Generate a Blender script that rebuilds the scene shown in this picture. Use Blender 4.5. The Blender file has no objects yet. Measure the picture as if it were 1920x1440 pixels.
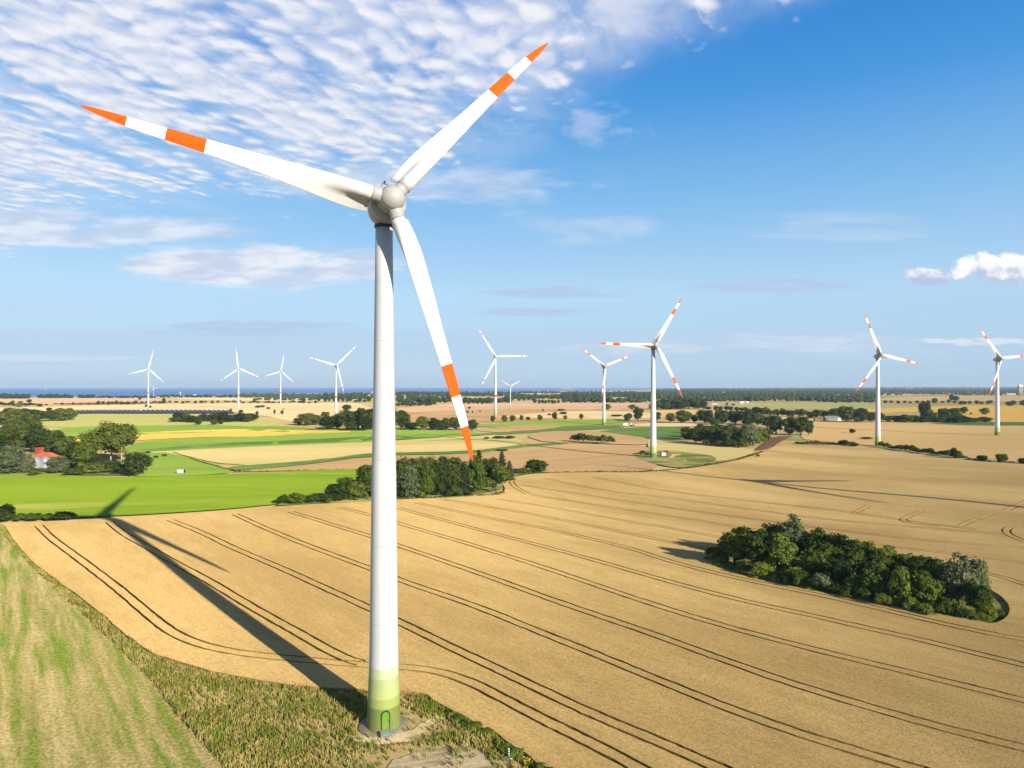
import bpy, math, random
from math import radians as RD, sin, cos, pi, sqrt, atan2, exp
from mathutils import Vector, Matrix, geometry, noise as MN
random.seed(7)
sc = bpy.context.scene
col = sc.collection
F, CX, CY, HOR, CAMH = 1330.0, 960.0, 720.0, 724.0, 42.0
PIT = math.atan((HOR - CY) / F)

# ------------------------------------------------------------------ terrain
def sstep(a, b, x):
    t = min(1, max(0, (x - a) / (b - a))); return t * t * (3 - 2 * t)
COAST = [(-9, 2500), (-.75, 2900), (-.5, 3300), (-.36, 3900), (-.2, 4700), (0, 5400), (.12, 6500), (.22, 9000), (.3, 14000), (.38, 22000), (.45, 60000), (9, 60000)]
def coast(t):
    for (a, A), (b, B) in zip(COAST, COAST[1:]):
        if t <= b: return A + (B - A) * (t - a) / (b - a)
    return 60000
def terr(x, y):
    d = sqrt((x + 15.8) ** 2 + (y - 87.8) ** 2)
    z = 0.0
    A = sstep(45, 200, d) * (1 - sstep(480, 1000, d))
    if A > 0:
        z += A * (0.9 * sin(x / 47 + 1.3) * sin(y / 61 + .4) + 0.7 * sin(x / 33 - y / 42 + 2) + 0.9 * sin(x / 90 + y / 71))
    if y > 1500:
        dc = coast(x / y) - y
        z -= 34 * (1 - sstep(0, 260, dc))
        z += 22 * sstep(7000, 15000, y) * sstep(.22, .5, x / y)
    return z
def P(px, py):
    """ground point that the photo shows at a pixel (1920 x 1440)"""
    a, b = (px - CX) / F, (CY - py) / F
    dx, dy, dz = a, cos(PIT) - b * sin(PIT), sin(PIT) + b * cos(PIT)
    s = -CAMH / dz
    for _ in range(12):
        s = (terr(s * dx, s * dy) - CAMH) / dz
    return Vector((s * dx, s * dy, terr(s * dx, s * dy)))
def mpp(y): return y / F          # metres per photo pixel at depth y

# ------------------------------------------------------------------ tags, objects
def tag(o, label, cat, group=None, kind=None):
    o['label'] = label; o['category'] = cat
    if group: o['group'] = group
    if kind: o['kind'] = kind
    return o
def empty(name, loc, rz=0):
    o = bpy.data.objects.new(name, None); col.objects.link(o)
    o.location = loc; o.rotation_euler[2] = rz; o.empty_display_size = .5
    return o
def link(name, me, parent=None, loc=None):
    o = bpy.data.objects.new(name, me); col.objects.link(o)
    if parent: o.parent = parent
    if loc is not None: o.location = loc
    return o
ORD = 'first second third fourth fifth sixth seventh eighth ninth tenth eleventh twelfth thirteenth fourteenth fifteenth sixteenth seventeenth eighteenth nineteenth twentieth'.split()
def ordw(i):
    if i < 20: return ORD[i]
    t = {2: 'twenty', 3: 'thirty', 4: 'forty', 5: 'fifty'}[(i + 1) // 10]
    u = (i + 1) % 10
    return t + '-' + ORD[u - 1] if u else {2: 'twentieth', 3: 'thirtieth', 4: 'fortieth', 5: 'fiftieth'}[(i + 1) // 10]

class MB:
    def __init__(s): s.v = []; s.f = []; s.m = []; s.sm = []
    def add(s, vs, fs, mi=0, smooth=True, M=None):
        n = len(s.v)
        if M is not None: vs = [tuple(M @ Vector(v)) for v in vs]
        s.v += [tuple(v) for v in vs]
        for f in fs: s.f.append(tuple(i + n for i in f)); s.m.append(mi); s.sm.append(smooth)
    def box(s, c, d, mi=0, M=None, taper=1.0):
        x, y, z = d[0] / 2, d[1] / 2, d[2] / 2
        vs = [(c[0] + sx * x * (taper if sz > 0 else 1), c[1] + sy * y * (taper if sz > 0 else 1), c[2] + sz * z) for sz in (-1, 1) for sy in (-1, 1) for sx in (-1, 1)]
        s.add(vs, [(0, 2, 3, 1), (4, 5, 7, 6), (0, 1, 5, 4), (2, 6, 7, 3), (0, 4, 6, 2), (1, 3, 7, 5)], mi, False, M)
    def lathe(s, prof, n=32, mi=0, M=None, smooth=True, mis=None):
        """prof: list of (r, z)"""
        vs = []; fs = []
        for r, z in prof:
            for k in range(n):
                a = 2 * pi * k / n; vs.append((r * cos(a), r * sin(a), z))
        N = len(s.v)
        if M is not None: vs = [tuple(M @ Vector(v)) for v in vs]
        s.v += [tuple(v) for v in vs]
        for i in range(len(prof) - 1):
            for k in range(n):
                k2 = (k + 1) % n
                s.f.append((N + i * n + k, N + i * n + k2, N + (i + 1) * n + k2, N + (i + 1) * n + k))
                s.m.append(mis[i] if mis else mi); s.sm.append(smooth)
        for i, rev in ((0, True), (len(prof) - 1, False)):
            ring = [N + i * n + k for k in range(n)]
            if prof[i][0] > 1e-4:
                s.f.append(tuple(ring[::-1] if rev else ring)); s.m.append((mis[0 if rev else -1] if mis else mi)); s.sm.append(False)
    def tube(s, pts, rad, n=8, mi=0, cap=True):
        pts = [Vector(p) for p in pts]
        if not isinstance(rad, (list, tuple)): rad = [rad] * len(pts)
        N = len(s.v)
        for i, p in enumerate(pts):
            d = (pts[min(i + 1, len(pts) - 1)] - pts[max(i - 1, 0)]).normalized()
            a = d.orthogonal().normalized() if abs(d.z) < .95 else Vector((1, 0, 0))
            a = (a - d * a.dot(d)).normalized(); b = d.cross(a)
            for k in range(n):
                t = 2 * pi * k / n; s.v.append(tuple(p + rad[i] * (cos(t) * a + sin(t) * b)))
        for i in range(len(pts) - 1):
            for k in range(n):
                k2 = (k + 1) % n
                s.f.append((N + i * n + k, N + i * n + k2, N + (i + 1) * n + k2, N + (i + 1) * n + k)); s.m.append(mi); s.sm.append(True)
        if cap:
            s.f.append(tuple(N + k for k in range(n))[::-1]); s.m.append(mi); s.sm.append(False)
            L = N + (len(pts) - 1) * n
            s.f.append(tuple(L + k for k in range(n))); s.m.append(mi); s.sm.append(False)
    def mesh(s, name, mats):
        me = bpy.data.meshes.new(name)
        me.from_pydata(s.v, [], s.f)
        for m in (mats if isinstance(mats, (list, tuple)) else [mats]): me.materials.append(m)
        me.polygons.foreach_set('material_index', s.m)
        me.polygons.foreach_set('use_smooth', s.sm)
        me.update()
        return me
    def build(s, name, mats, parent=None, loc=None): return link(name, s.mesh(name, mats), parent, loc)

# ------------------------------------------------------------------ node helpers
class V:
    """socket with arithmetic"""
    def __init__(s, nt, k): s.nt = nt; s.k = k
    def _m(s, op, o=None, c=None, clamp=False):
        n = s.nt.nodes.new('ShaderNodeMath'); n.operation = op; n.use_clamp = clamp
        for i, q in enumerate((s, o, c)):
            if q is None: continue
            if isinstance(q, V): s.nt.links.new(q.k, n.inputs[i])
            else: n.inputs[i].default_value = q
        return V(s.nt, n.outputs[0])
    def __add__(s, o): return s._m('ADD', o)
    def __sub__(s, o): return s._m('SUBTRACT', o)
    def __mul__(s, o): return s._m('MULTIPLY', o)
    def __truediv__(s, o): return s._m('DIVIDE', o)
    def __rsub__(s, o): return (s * -1.0) + o
    __radd__ = __add__; __rmul__ = __mul__
    def max(s, o): return s._m('MAXIMUM', o)
    def min(s, o): return s._m('MINIMUM', o)
    def smin(s, o, k): return s._m('SMOOTH_MIN', o, k)
    def clamp(s): return s._m('ADD', 0.0, clamp=True)
    def pow(s, o): return s._m('POWER', o)
    def sin(s): return s._m('SINE')
    def step(s, a, b, lo=0.0, hi=1.0):
        n = s.nt.nodes.new('ShaderNodeMapRange'); n.interpolation_type = 'SMOOTHSTEP'
        s.nt.links.new(s.k, n.inputs[0])
        for i, q in enumerate((a, b, lo, hi)): n.inputs[i + 1].default_value = q
        return V(s.nt, n.outputs[0])
def vec(nt, x, y, z=0.0):
    n = nt.nodes.new('ShaderNodeCombineXYZ')
    for i, q in enumerate((x, y, z)):
        if isinstance(q, V): nt.links.new(q.k, n.inputs[i])
        else: n.inputs[i].default_value = q
    return V(nt, n.outputs[0])
def xyz(nt, s):
    n = nt.nodes.new('ShaderNodeSeparateXYZ'); nt.links.new(s.k, n.inputs[0])
    return [V(nt, o) for o in n.outputs]
def noise(nt, v, scale, detail=4, rough=.55, dist=0.0):
    n = nt.nodes.new('ShaderNodeTexNoise'); nt.links.new(v.k, n.inputs['Vector'])
    n.inputs['Scale'].default_value = scale; n.inputs['Detail'].default_value = detail
    n.inputs['Roughness'].default_value = rough; n.inputs['Distortion'].default_value = dist
    return V(nt, n.outputs[0])
def voro(nt, v, scale, feature='F1'):
    n = nt.nodes.new('ShaderNodeTexVoronoi'); nt.links.new(v.k, n.inputs['Vector'])
    n.inputs['Scale'].default_value = scale; n.feature = feature
    return V(nt, n.outputs['Distance'])
def mixc(nt, fac, a, b):
    n = nt.nodes.new('ShaderNodeMix'); n.data_type = 'RGBA'
    for k, q in ((0, fac), (6, a), (7, b)):
        if isinstance(q, V): nt.links.new(q.k, n.inputs[k])
        elif k == 0: n.inputs[k].default_value = q
        else: n.inputs[k].default_value = (*q, 1)
    return V(nt, n.outputs[2])
def newmat(name):
    m = bpy.data.materials.new(name); m.use_nodes = True
    nt = m.node_tree
    return m, nt, nt.nodes['Principled BSDF']
def pos(nt):
    return V(nt, nt.nodes.new('ShaderNodeNewGeometry').outputs['Position'])
def objco(nt):
    return V(nt, nt.nodes.new('ShaderNodeTexCoord').outputs['Object'])
def setbase(nt, bs, c): nt.links.new(c.k, bs.inputs['Base Color'])
def bump(nt, bs, h, strength, dist):
    n = nt.nodes.new('ShaderNodeBump'); n.inputs['Strength'].default_value = strength; n.inputs['Distance'].default_value = dist
    nt.links.new(h.k, n.inputs['Height']); nt.links.new(n.outputs[0], bs.inputs['Normal'])
def plain(name, c, rough=.6, spec=.3, var=.12, scale=.6, metal=0, co='obj', bmp=0):
    m, nt, bs = newmat(name)
    p = objco(nt) if co == 'obj' else pos(nt)
    n = noise(nt, p, scale, 5, .6)
    d = tuple(max(0, q * (1 - var)) for q in c); e = tuple(min(1, q * (1 + var)) for q in c)
    setbase(nt, bs, mixc(nt, n.step(.3, .7), d, e))
    bs.inputs['Roughness'].default_value = rough; bs.inputs['Specular IOR Level'].default_value = spec; bs.inputs['Metallic'].default_value = metal
    if bmp: bump(nt, bs, noise(nt, p, scale * 6, 4), bmp, .05)
    return m
def fieldmat(name, a, b, big=.012, small=.25, ang=0.0, stretch=3.0, c=None, cscale=.05, cth=(.55, .7), grain=.18, bmp=.0, gscale=1.6):
    """soil or crop: two tones in big soft patches drawn out along the drilling direction, fine grain, optional third tone in patches"""
    m, nt, bs = newmat(name)
    x, y, z = xyz(nt, pos(nt))
    u = x * cos(ang) + y * sin(ang); w = y * cos(ang) - x * sin(ang)
    st = vec(nt, u * (1 / stretch), w, 0.0)
    n1 = noise(nt, st, big, 4, .55); n2 = noise(nt, st, small, 5, .65)
    k = (n1 * .62 + n2 * .38).step(.36, .64)
    cc = mixc(nt, k, a, b)
    if c: cc = mixc(nt, noise(nt, st, cscale, 5, .6).step(*cth), cc, c)
    g = noise(nt, vec(nt, x, y, z), gscale, 4, .7)
    gm = nt.nodes.new('ShaderNodeMix'); gm.data_type = 'RGBA'; gm.blend_type = 'MULTIPLY'; gm.inputs[0].default_value = 1
    nt.links.new(cc.k, gm.inputs[6])
    gv = g.step(.25, .75, 1 - grain, 1 + grain)
    nt.links.new(vec(nt, gv, gv, gv).k, gm.inputs[7])
    nt.links.new(gm.outputs[2], bs.inputs['Base Color'])
    bs.inputs['Roughness'].default_value = .95; bs.inputs['Specular IOR Level'].default_value = .08
    bs.inputs['Diffuse Roughness'].default_value = 1.0
    if bmp: bump(nt, bs, g, 1.0, bmp)
    return m
def leafmat(name, a, b, tr=.25):
    m, nt, bs = newmat(name)
    oi = nt.nodes.new('ShaderNodeObjectInfo')
    r = V(nt, oi.outputs['Random'])
    n = noise(nt, pos(nt), .55, 4, .6)
    k = (n * .75 + r * .4 - .07).step(.3, .75)
    cc = mixc(nt, k, a, b)
    df = nt.nodes.new('ShaderNodeBsdfDiffuse'); tl = nt.nodes.new('ShaderNodeBsdfTranslucent'); mx = nt.nodes.new('ShaderNodeMixShader')
    nt.links.new(cc.k, df.inputs[0]); nt.links.new(cc.k, tl.inputs[0]); mx.inputs[0].default_value = tr
    nt.links.new(df.outputs[0], mx.inputs[1]); nt.links.new(tl.outputs[0], mx.inputs[2])
    nt.links.new(mx.outputs[0], nt.nodes['Material Output'].inputs[0])
    return m
M = {}
DIR = atan2(-.76, .65)      # drilling direction of the big field

# wheat: fine ears, soft lodged patches
def wheatmat():
    m, nt, bs = newmat('ripe_wheat')
    x, y, z = xyz(nt, pos(nt)); p = vec(nt, x, y, z)
    u = x * cos(DIR) + y * sin(DIR); w = y * cos(DIR) - x * sin(DIR)
    big = noise(nt, vec(nt, u * .35, w, 0.0), .022, 4, .55)
    mid = noise(nt, vec(nt, u * .25, w, 0.0), .35, 5, .65)
    row = noise(nt, vec(nt, u * .06, w * 1.2, 0.0), 2.2, 3, .6)
    fine = noise(nt, p, 2.6, 4, .75)
    fine2 = noise(nt, p, 7.0, 3, .7)
    c = mixc(nt, (big * .75 + mid * .25).step(.38, .62), (.345, .228, .079), (.48, .328, .121))
    k = (fine * .5 + fine2 * .35 + row * .15).step(.36, .64, .66, 1.2)
    mm = nt.nodes.new('ShaderNodeMix'); mm.data_type = 'RGBA'; mm.blend_type = 'MULTIPLY'; mm.inputs[0].default_value = 1
    nt.links.new(c.k, mm.inputs[6]); nt.links.new(vec(nt, k, k, k).k, mm.inputs[7])
    lod = noise(nt, vec(nt, u * .3, w, 0.0), .09, 6, .7).step(.64, .74)
    cc = mixc(nt, lod * .45, V(nt, mm.outputs[2]), (.28, .15, .045))
    setbase(nt, bs, cc); bs.inputs['Diffuse Roughness'].default_value = 1.0
    bs.inputs['Roughness'].default_value = .9; bs.inputs['Specular IOR Level'].default_value = .12
    bump(nt, bs, fine * .6 + fine2 * .4, .75, .16)
    return m
M['wheat'] = wheatmat()
M['stalk'] = plain('wheat_stalks', (.29, .175, .06), .95, .05, .35, 3, co='pos')
M['soil'] = fieldmat('field_soil', (.17, .105, .045), (.26, .165, .075), .05, .8)
M['ground'] = fieldmat('dry_grass', (.30, .215, .09), (.40, .29, .13), .004, .05, c=(.20, .22, .06), cscale=.01, cth=(.5, .65))
M['stubble'] = fieldmat('mown_stubble', (.215, .185, .055), (.37, .29, .13), .30, 1.3, ang=atan2(-.8, .58), stretch=13, c=(.125, .175, .020), cscale=.42, cth=(.42, .66), grain=.42, bmp=.16, gscale=2.2)
M['verge'] = fieldmat('rough_grass_floor', (.19, .16, .04), (.36, .27, .09), .08, .6, c=(.10, .135, .02), cscale=.12, cth=(.5, .62), grain=.3, bmp=.15, gscale=2)
M['bright_green'] = fieldmat('young_green_crop', (.115, .185, .007), (.165, .235, .011), .012, .12, ang=.2, stretch=6, c=(.25, .25, .045), cscale=.035, cth=(.54, .68), grain=.14)
M['green'] = fieldmat('green_crop', (.125, .20, .020), (.185, .26, .033), .006, .05, stretch=8, grain=.1)
M['dark_green'] = fieldmat('dark_green_crop', (.055, .115, .02), (.10, .165, .032), .01, .1, stretch=6, grain=.12)
M['khaki'] = fieldmat('khaki_grass', (.27, .255, .07), (.345, .30, .10), .006, .06, stretch=6, c=(.26, .31, .06), cscale=.012, cth=(.5, .62))
M['tan'] = fieldmat('tan_meadow', (.36, .285, .10), (.44, .34, .145), .008, .06, stretch=7, c=(.30, .30, .08), cscale=.012, cth=(.52, .64))
M['orange'] = fieldmat('ripe_orange_crop', (.52, .30, .048), (.57, .35, .065), .01, .1, stretch=5, grain=.08)
M['brown'] = fieldmat('harrowed_soil', (.29, .18, .078), (.38, .245, .115), .014, .12, ang=.5, stretch=7, grain=.14)
M['dark_soil'] = fieldmat('ploughed_dark_soil', (.10, .05, .03), (.16, .085, .05), .02, .2, stretch=5)
M['straw'] = fieldmat('pale_straw_field', (.45, .33, .16), (.53, .40, .21), .004, .03, stretch=6, grain=.07)
M['gold'] = fieldmat('golden_field', (.44, .28, .10), (.51, .34, .135), .004, .03, stretch=6, grain=.07)
M['peach'] = fieldmat('peach_stubble', (.40, .25, .13), (.475, .305, .17), .004, .04, stretch=6, grain=.08)
M['scrub'] = fieldmat('scrub_grass', (.15, .155, .04), (.30, .25, .09), .06, .4, c=(.07, .105, .018), cscale=.10, cth=(.46, .58), grain=.35, bmp=.2, gscale=.9)
M['gravel'] = fieldmat('sandy_gravel', (.26, .205, .12), (.43, .345, .22), .25, 1.0, ang=.3, stretch=4, c=(.20, .17, .07), cscale=.35, cth=(.5, .66), grain=.22, bmp=.06, gscale=5)
M['path'] = fieldmat('trodden_sand', (.42, .32, .17), (.54, .42, .25), .2, .9, c=(.22, .19, .07), cscale=.35, cth=(.48, .6), grain=.25, bmp=.06, gscale=4)

M['white'] = plain('white_paint', (.64, .64, .625), .38, .4, .02, .4)
M['tower_white'] = plain('tower_paint', (.62, .62, .615), .45, .4, .025, .25)
def towermat():
    m, nt, bs = newmat('tower_paint'); x, y, z = xyz(nt, objco(nt))
    run = noise(nt, vec(nt, x * 5, y * 5, z * .12), 1.0, 5, .6)
    run2 = noise(nt, vec(nt, x * 1.2, y * 1.2, z * .35), 1.0, 4, .6)
    k = 1.0 - run.step(.50, .78) * .10 - run2.step(.5, .8) * .05 - z.step(32.96, 33.04) * .045 - z.step(47.5, 47.7) * .02
    for zz in (13.0, 22.5, 33.0, 47.6):
        k = k - (1.0 - (z - zz)._m('ABSOLUTE').step(.02, .07)) * .16
    setbase(nt, bs, vec(nt, k * .57, k * .57, k * .562)); bs.inputs['Roughness'].default_value = .45; bs.inputs['Specular IOR Level'].default_value = .4
    return m
M['tower_white'] = towermat()
M['orange_paint'] = plain('orange_paint', (.66, .092, .0), .5, .12, .05, .5)
M['red_paint'] = plain('red_paint', (.62, .045, .035), .45, .4, .05, .5)
M['grey_paint'] = plain('beige_grey_paint', (.385, .372, .36), .5, .35, .05, .5)
M['dark_metal'] = plain('dark_metal', (.03, .035, .05), .5, .4, .1, 2)
M['galv'] = plain('galvanised_steel', (.46, .50, .54), .38, .5, .08, 3, metal=.5)
M['concrete'] = plain('concrete', (.30, .25, .17), .9, .1, .18, 1.2, bmp=.3)
GR = [(.45, .51, .29), (.37, .43, .19), (.385, .45, .17), (.30, .37, .10), (.18, .225, .058)]
for i, c in enumerate(GR): M['band%d' % i] = plain('green_band', c, .45, .4, .03, .5)
M['door'] = plain('door_green', (.12, .27, .02), .45, .4, .06, 1)
M['door_dark'] = plain('door_frame_shade_green', (.03, .055, .012), .5, .3, .1, 1)  # dark green frame, darkened further to paint in the shadow of the arch
M['bark'] = plain('bark', (.13, .095, .06), .95, .05, .3, 2)
M['pale_bark'] = plain('pale_bark', (.42, .36, .25), .9, .05, .25, 1)
M['wood'] = plain('weathered_wood', (.06, .05, .04), .9, .05, .3, 2)
M['roof_red'] = plain('red_roof_tiles', (.52, .16, .065), .85, .1, .15, .8)
M['brick'] = plain('red_brick', (.38, .075, .06), .9, .1, .15, 1.5)
M['render_white'] = plain('white_render', (.70, .68, .64), .8, .1, .06, .5)
M['roof_grey'] = plain('grey_roof', (.24, .23, .23), .8, .1, .15, .5)
M['roof_olive'] = plain('mossy_roof', (.25, .24, .10), .9, .05, .2, .8)
M['dark'] = plain('dark_opening', (.02, .018, .015), .9, .05, .2, 1)
M['panel'] = plain('solar_glass', (.012, .018, .035), .28, .5, .2, .2)
M['cow'] = plain('dark_cow_hide', (.03, .018, .014), .9, .05, .3, 2)
M['yellow'] = plain('yellow_flower', (.62, .47, .01), .9, .05, .2, 3)
M['leaf_mid'] = leafmat('leaf_mid_green', (.05, .082, .014), (.155, .185, .032))
M['leaf_dark'] = leafmat('leaf_dark_green', (.032, .060, .015), (.098, .135, .028))
M['leaf_light'] = leafmat('leaf_light_green', (.085, .13, .018), (.19, .23, .040))
M['leaf_yellow'] = leafmat('leaf_yellow_green', (.11, .145, .018), (.21, .225, .032))
M['leaf_silver'] = leafmat('leaf_silver', (.10, .125, .055), (.225, .25, .125))
M['leaf_conifer'] = leafmat('needles', (.030, .052, .020), (.085, .105, .034), .1)
M['leaf_far'] = leafmat('leaf_far', (.028, .050, .017), (.075, .105, .034), .15)
M['grass_blade'] = None
def grassmat():
    m, nt, bs = newmat('tall_grass_blades')
    p = pos(nt)
    n = noise(nt, p, .22, 4, .6); n2 = noise(nt, p, 1.6, 3, .7); n3 = noise(nt, p, .5, 3, .6)
    c = mixc(nt, (n * .55 + n2 * .45).step(.38, .62), (.18, .19, .028), (.45, .36, .12))
    c = mixc(nt, n3.step(.49, .66), c, (.175, .24, .03))
    setbase(nt, bs, c); bs.inputs['Roughness'].default_value = .95; bs.inputs['Specular IOR Level'].default_value = .05
    return m
M['grass_blade'] = grassmat()
def seamat():
    m, nt, bs = newmat('sea_water')
    p = pos(nt); x, y, z = xyz(nt, p)
    n = noise(nt, vec(nt, x * .25, y, 0.0), .0012, 5, .6)
    setbase(nt, bs, mixc(nt, n.step(.35, .65), (.038, .19, .46), (.055, .235, .54)))
    bs.inputs['Roughness'].default_value = .65; bs.inputs['Specular IOR Level'].default_value = .12
    return m
M['sea'] = seamat()

# ------------------------------------------------------------------ ground sheet, sea
def ground():
    b = MB(); nr, na = 190, 300
    rs = [6 * (27000 / 6) ** (i / (nr - 1)) for i in range(nr)]
    for r in rs:
        for k in range(na):
            a = 2 * pi * k / na; x, y = r * sin(a), r * cos(a); b.v.append((x, y, terr(x, y)))
    for i in range(nr - 1):
        for k in range(na):
            k2 = (k + 1) % na
            b.f.append((i * na + k, (i + 1) * na + k, (i + 1) * na + k2, i * na + k2)); b.m.append(0); b.sm.append(True)
    b.f.append(tuple(range(na))); b.m.append(0); b.sm.append(True)
    return tag(b.build('ground', M['ground']), 'dry tan grassland that carries the fields out to the horizon', 'ground', kind='structure')
ground()
b = MB(); pts = []
for k in range(97):
    a = RD(-64 + 128 * k / 96); pts.append((26500 * sin(a), 26500 * cos(a), -18))
b.v = [(-5000, 1800, -18), (5000, 1800, -18)][::-1] + pts; b.f = [tuple(range(len(b.v)))]; b.m = [0]; b.sm = [False]
b.f = [tuple(reversed(b.f[0]))]
tag(b.build('sea', M['sea']), 'deep blue sea along the horizon behind the coast', 'sea', kind='structure')

# ------------------------------------------------------------------ field sheets
def resample(poly, closed=True, lo=2.5, k0=.04):
    out = []
    n = len(poly)
    for i in range(n if closed else n - 1):
        a, c = Vector(poly[i][:2]), Vector(poly[(i + 1) % n][:2])
        L = (c - a).length; st = max(lo, k0 * (a.length + c.length) / 2)
        k = max(1, int(L / st))
        for j in range(k): out.append(a.lerp(c, j / k))
    if not closed: out.append(Vector(poly[-1][:2]))
    return out
def inside(p, poly):
    x, y = p; c = False; n = len(poly); j = n - 1
    for i in range(n):
        xi, yi = poly[i][0], poly[i][1]; xj, yj = poly[j][0], poly[j][1]
        if (yi > y) != (yj > y) and x < (xj - xi) * (y - yi) / (yj - yi) + xi: c = not c
        j = i
    return c
def smoothpx(pts, it=1):
    """Chaikin on an open px polyline, ends kept"""
    for _ in range(it):
        q = [pts[0]]
        for a, c in zip(pts, pts[1:]):
            q.append((a[0] * .75 + c[0] * .25, a[1] * .75 + c[1] * .25)); q.append((a[0] * .25 + c[0] * .75, a[1] * .25 + c[1] * .75))
        q.append(pts[-1]); pts = q
    return pts
def lattice(poly):
    xs = [p[0] for p in poly]; ys = [p[1] for p in poly]
    out = []; y = min(ys)
    while y < min(max(ys), 1300):
        s = max(3.5, .035 * y); x = min(xs) + random.random() * s
        while x < max(xs):
            q = (x + random.uniform(-.2, .2) * s, y + random.uniform(-.2, .2) * s)
            if inside(q, poly): out.append(Vector(q))
            x += s
        y += s
    return out
def cdt(outer, cuts=()):
    """triangles of the outer polygon that lie in none of the cuts"""
    vs = []; fs = []
    for poly in (outer, *cuts):
        if sum(a[0] * c[1] - c[0] * a[1] for a, c in zip(poly, poly[1:] + poly[:1])) < 0: poly = poly[::-1]
        n = len(vs); vs += [Vector(p[:2]) for p in poly]; fs.append(list(range(n, n + len(poly))))
    vs += lattice(outer)
    V2, E2, F2, ov, oe, of = geometry.delaunay_2d_cdt(vs, [], fs, 1, 1e-4)
    keep = [f for f, o in zip(F2, of) if 0 in o and len(o) == 1]
    return V2, keep
def up(vs, f):
    a, b_, c = vs[f[0]], vs[f[1]], vs[f[2]]
    return f if (b_[0] - a[0]) * (c[1] - a[1]) - (b_[1] - a[1]) * (c[0] - a[0]) > 0 else f[::-1]
LAYER = [0]
def sheet(name, px, mat, label, cat='field', off=None, smooth=1, rag=0):
    LAYER[0] += 1
    if off is None: off = .10 + .012 * LAYER[0]
    ring = px + [px[0]]
    if smooth: ring = smoothpx(ring, smooth)
    poly = resample([P(*q) for q in ring[:-1]])
    if rag:
        fine = []
        for a, c in zip(poly, poly[1:] + poly[:1]):
            n = max(1, int((c - a).length / .5)) if a.length < 160 else 1
            fine += [a.lerp(c, i / n) for i in range(n)]
        poly = [p + Vector((MN.noise(Vector((p.x * .45, p.y * .45, 2))) + .6 * MN.noise(Vector((p.x * 1.3, p.y * 1.3, 5))), MN.noise(Vector((p.x * .45, p.y * .45, 7))) + .6 * MN.noise(Vector((p.x * 1.3, p.y * 1.3, 8))))) * rag for p in fine]
    V2, keep = cdt(poly)
    b = MB(); b.v = [(v[0], v[1], terr(v[0], v[1]) + off) for v in V2]
    for f in keep: b.f.append(tuple(up(V2, f))); b.m.append(0); b.sm.append(True)
    return tag(b.build(name, mat), label, cat, kind='structure')

# --- the big wheat field: a crop 0.7 m high with wheel tracks cut out of it
near_edge = [(4, 984), (37, 1031), (75, 1069), (124, 1104), (180, 1147), (232, 1192), (277, 1226), (319, 1241), (375, 1260), (431, 1271), (487, 1282), (544, 1290), (619, 1297), (690, 1301), (752, 1303), (777, 1304), (796, 1309), (815, 1319), (850, 1338), (892, 1363), (933, 1385), (965, 1409), (996, 1428), (1030, 1452), (1100, 1505), (1240, 1610)]
far_edge = [(1980, 884), (1920, 871), (1860, 867), (1800, 861), (1720, 850), (1640, 839), (1560, 834), (1500, 834), (1475, 828), (1452, 838), (1430, 850), (1380, 866), (1290, 881), (1200, 888), (1100, 887), (1010, 889), (965, 895), (938, 905), (950, 922), (930, 929), (830, 934), (760, 938), (700, 942), (560, 949), (430, 960), (300, 970), (175, 976), (70, 981)]
right_off = [(2700, 1610), (2700, 1100), (2500, 930)]
def jit(px, py, a):
    p = P(px, py); return Vector((p.x + random.uniform(-a, a), p.y + random.uniform(-a, a)))
wheat_px = smoothpx(near_edge, 2) + right_off + smoothpx(far_edge, 2)
wheat_poly = resample([P(*q) for q in wheat_px])
wheat_poly = [p + Vector((MN.noise(Vector((p.x * .35, p.y * .35, 0))), MN.noise(Vector((p.x * .35, p.y * .35, 9))))) * .45 for p in wheat_poly]
copse_px = [(1318, 1051), (1363, 1068), (1415, 1088), (1500, 1106), (1569, 1119), (1638, 1133), (1707, 1147), (1775, 1157), (1827, 1167), (1862, 1176), (1889, 1163), (1895, 1143), (1878, 1122), (1851, 1107), (1800, 1090), (1700, 1075), (1600, 1055), (1500, 1040), (1420, 1030), (1345, 1034)]
copse_poly = resample([P(*q) for q in smoothpx(copse_px + [copse_px[0]], 1)[:-1]])
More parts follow.
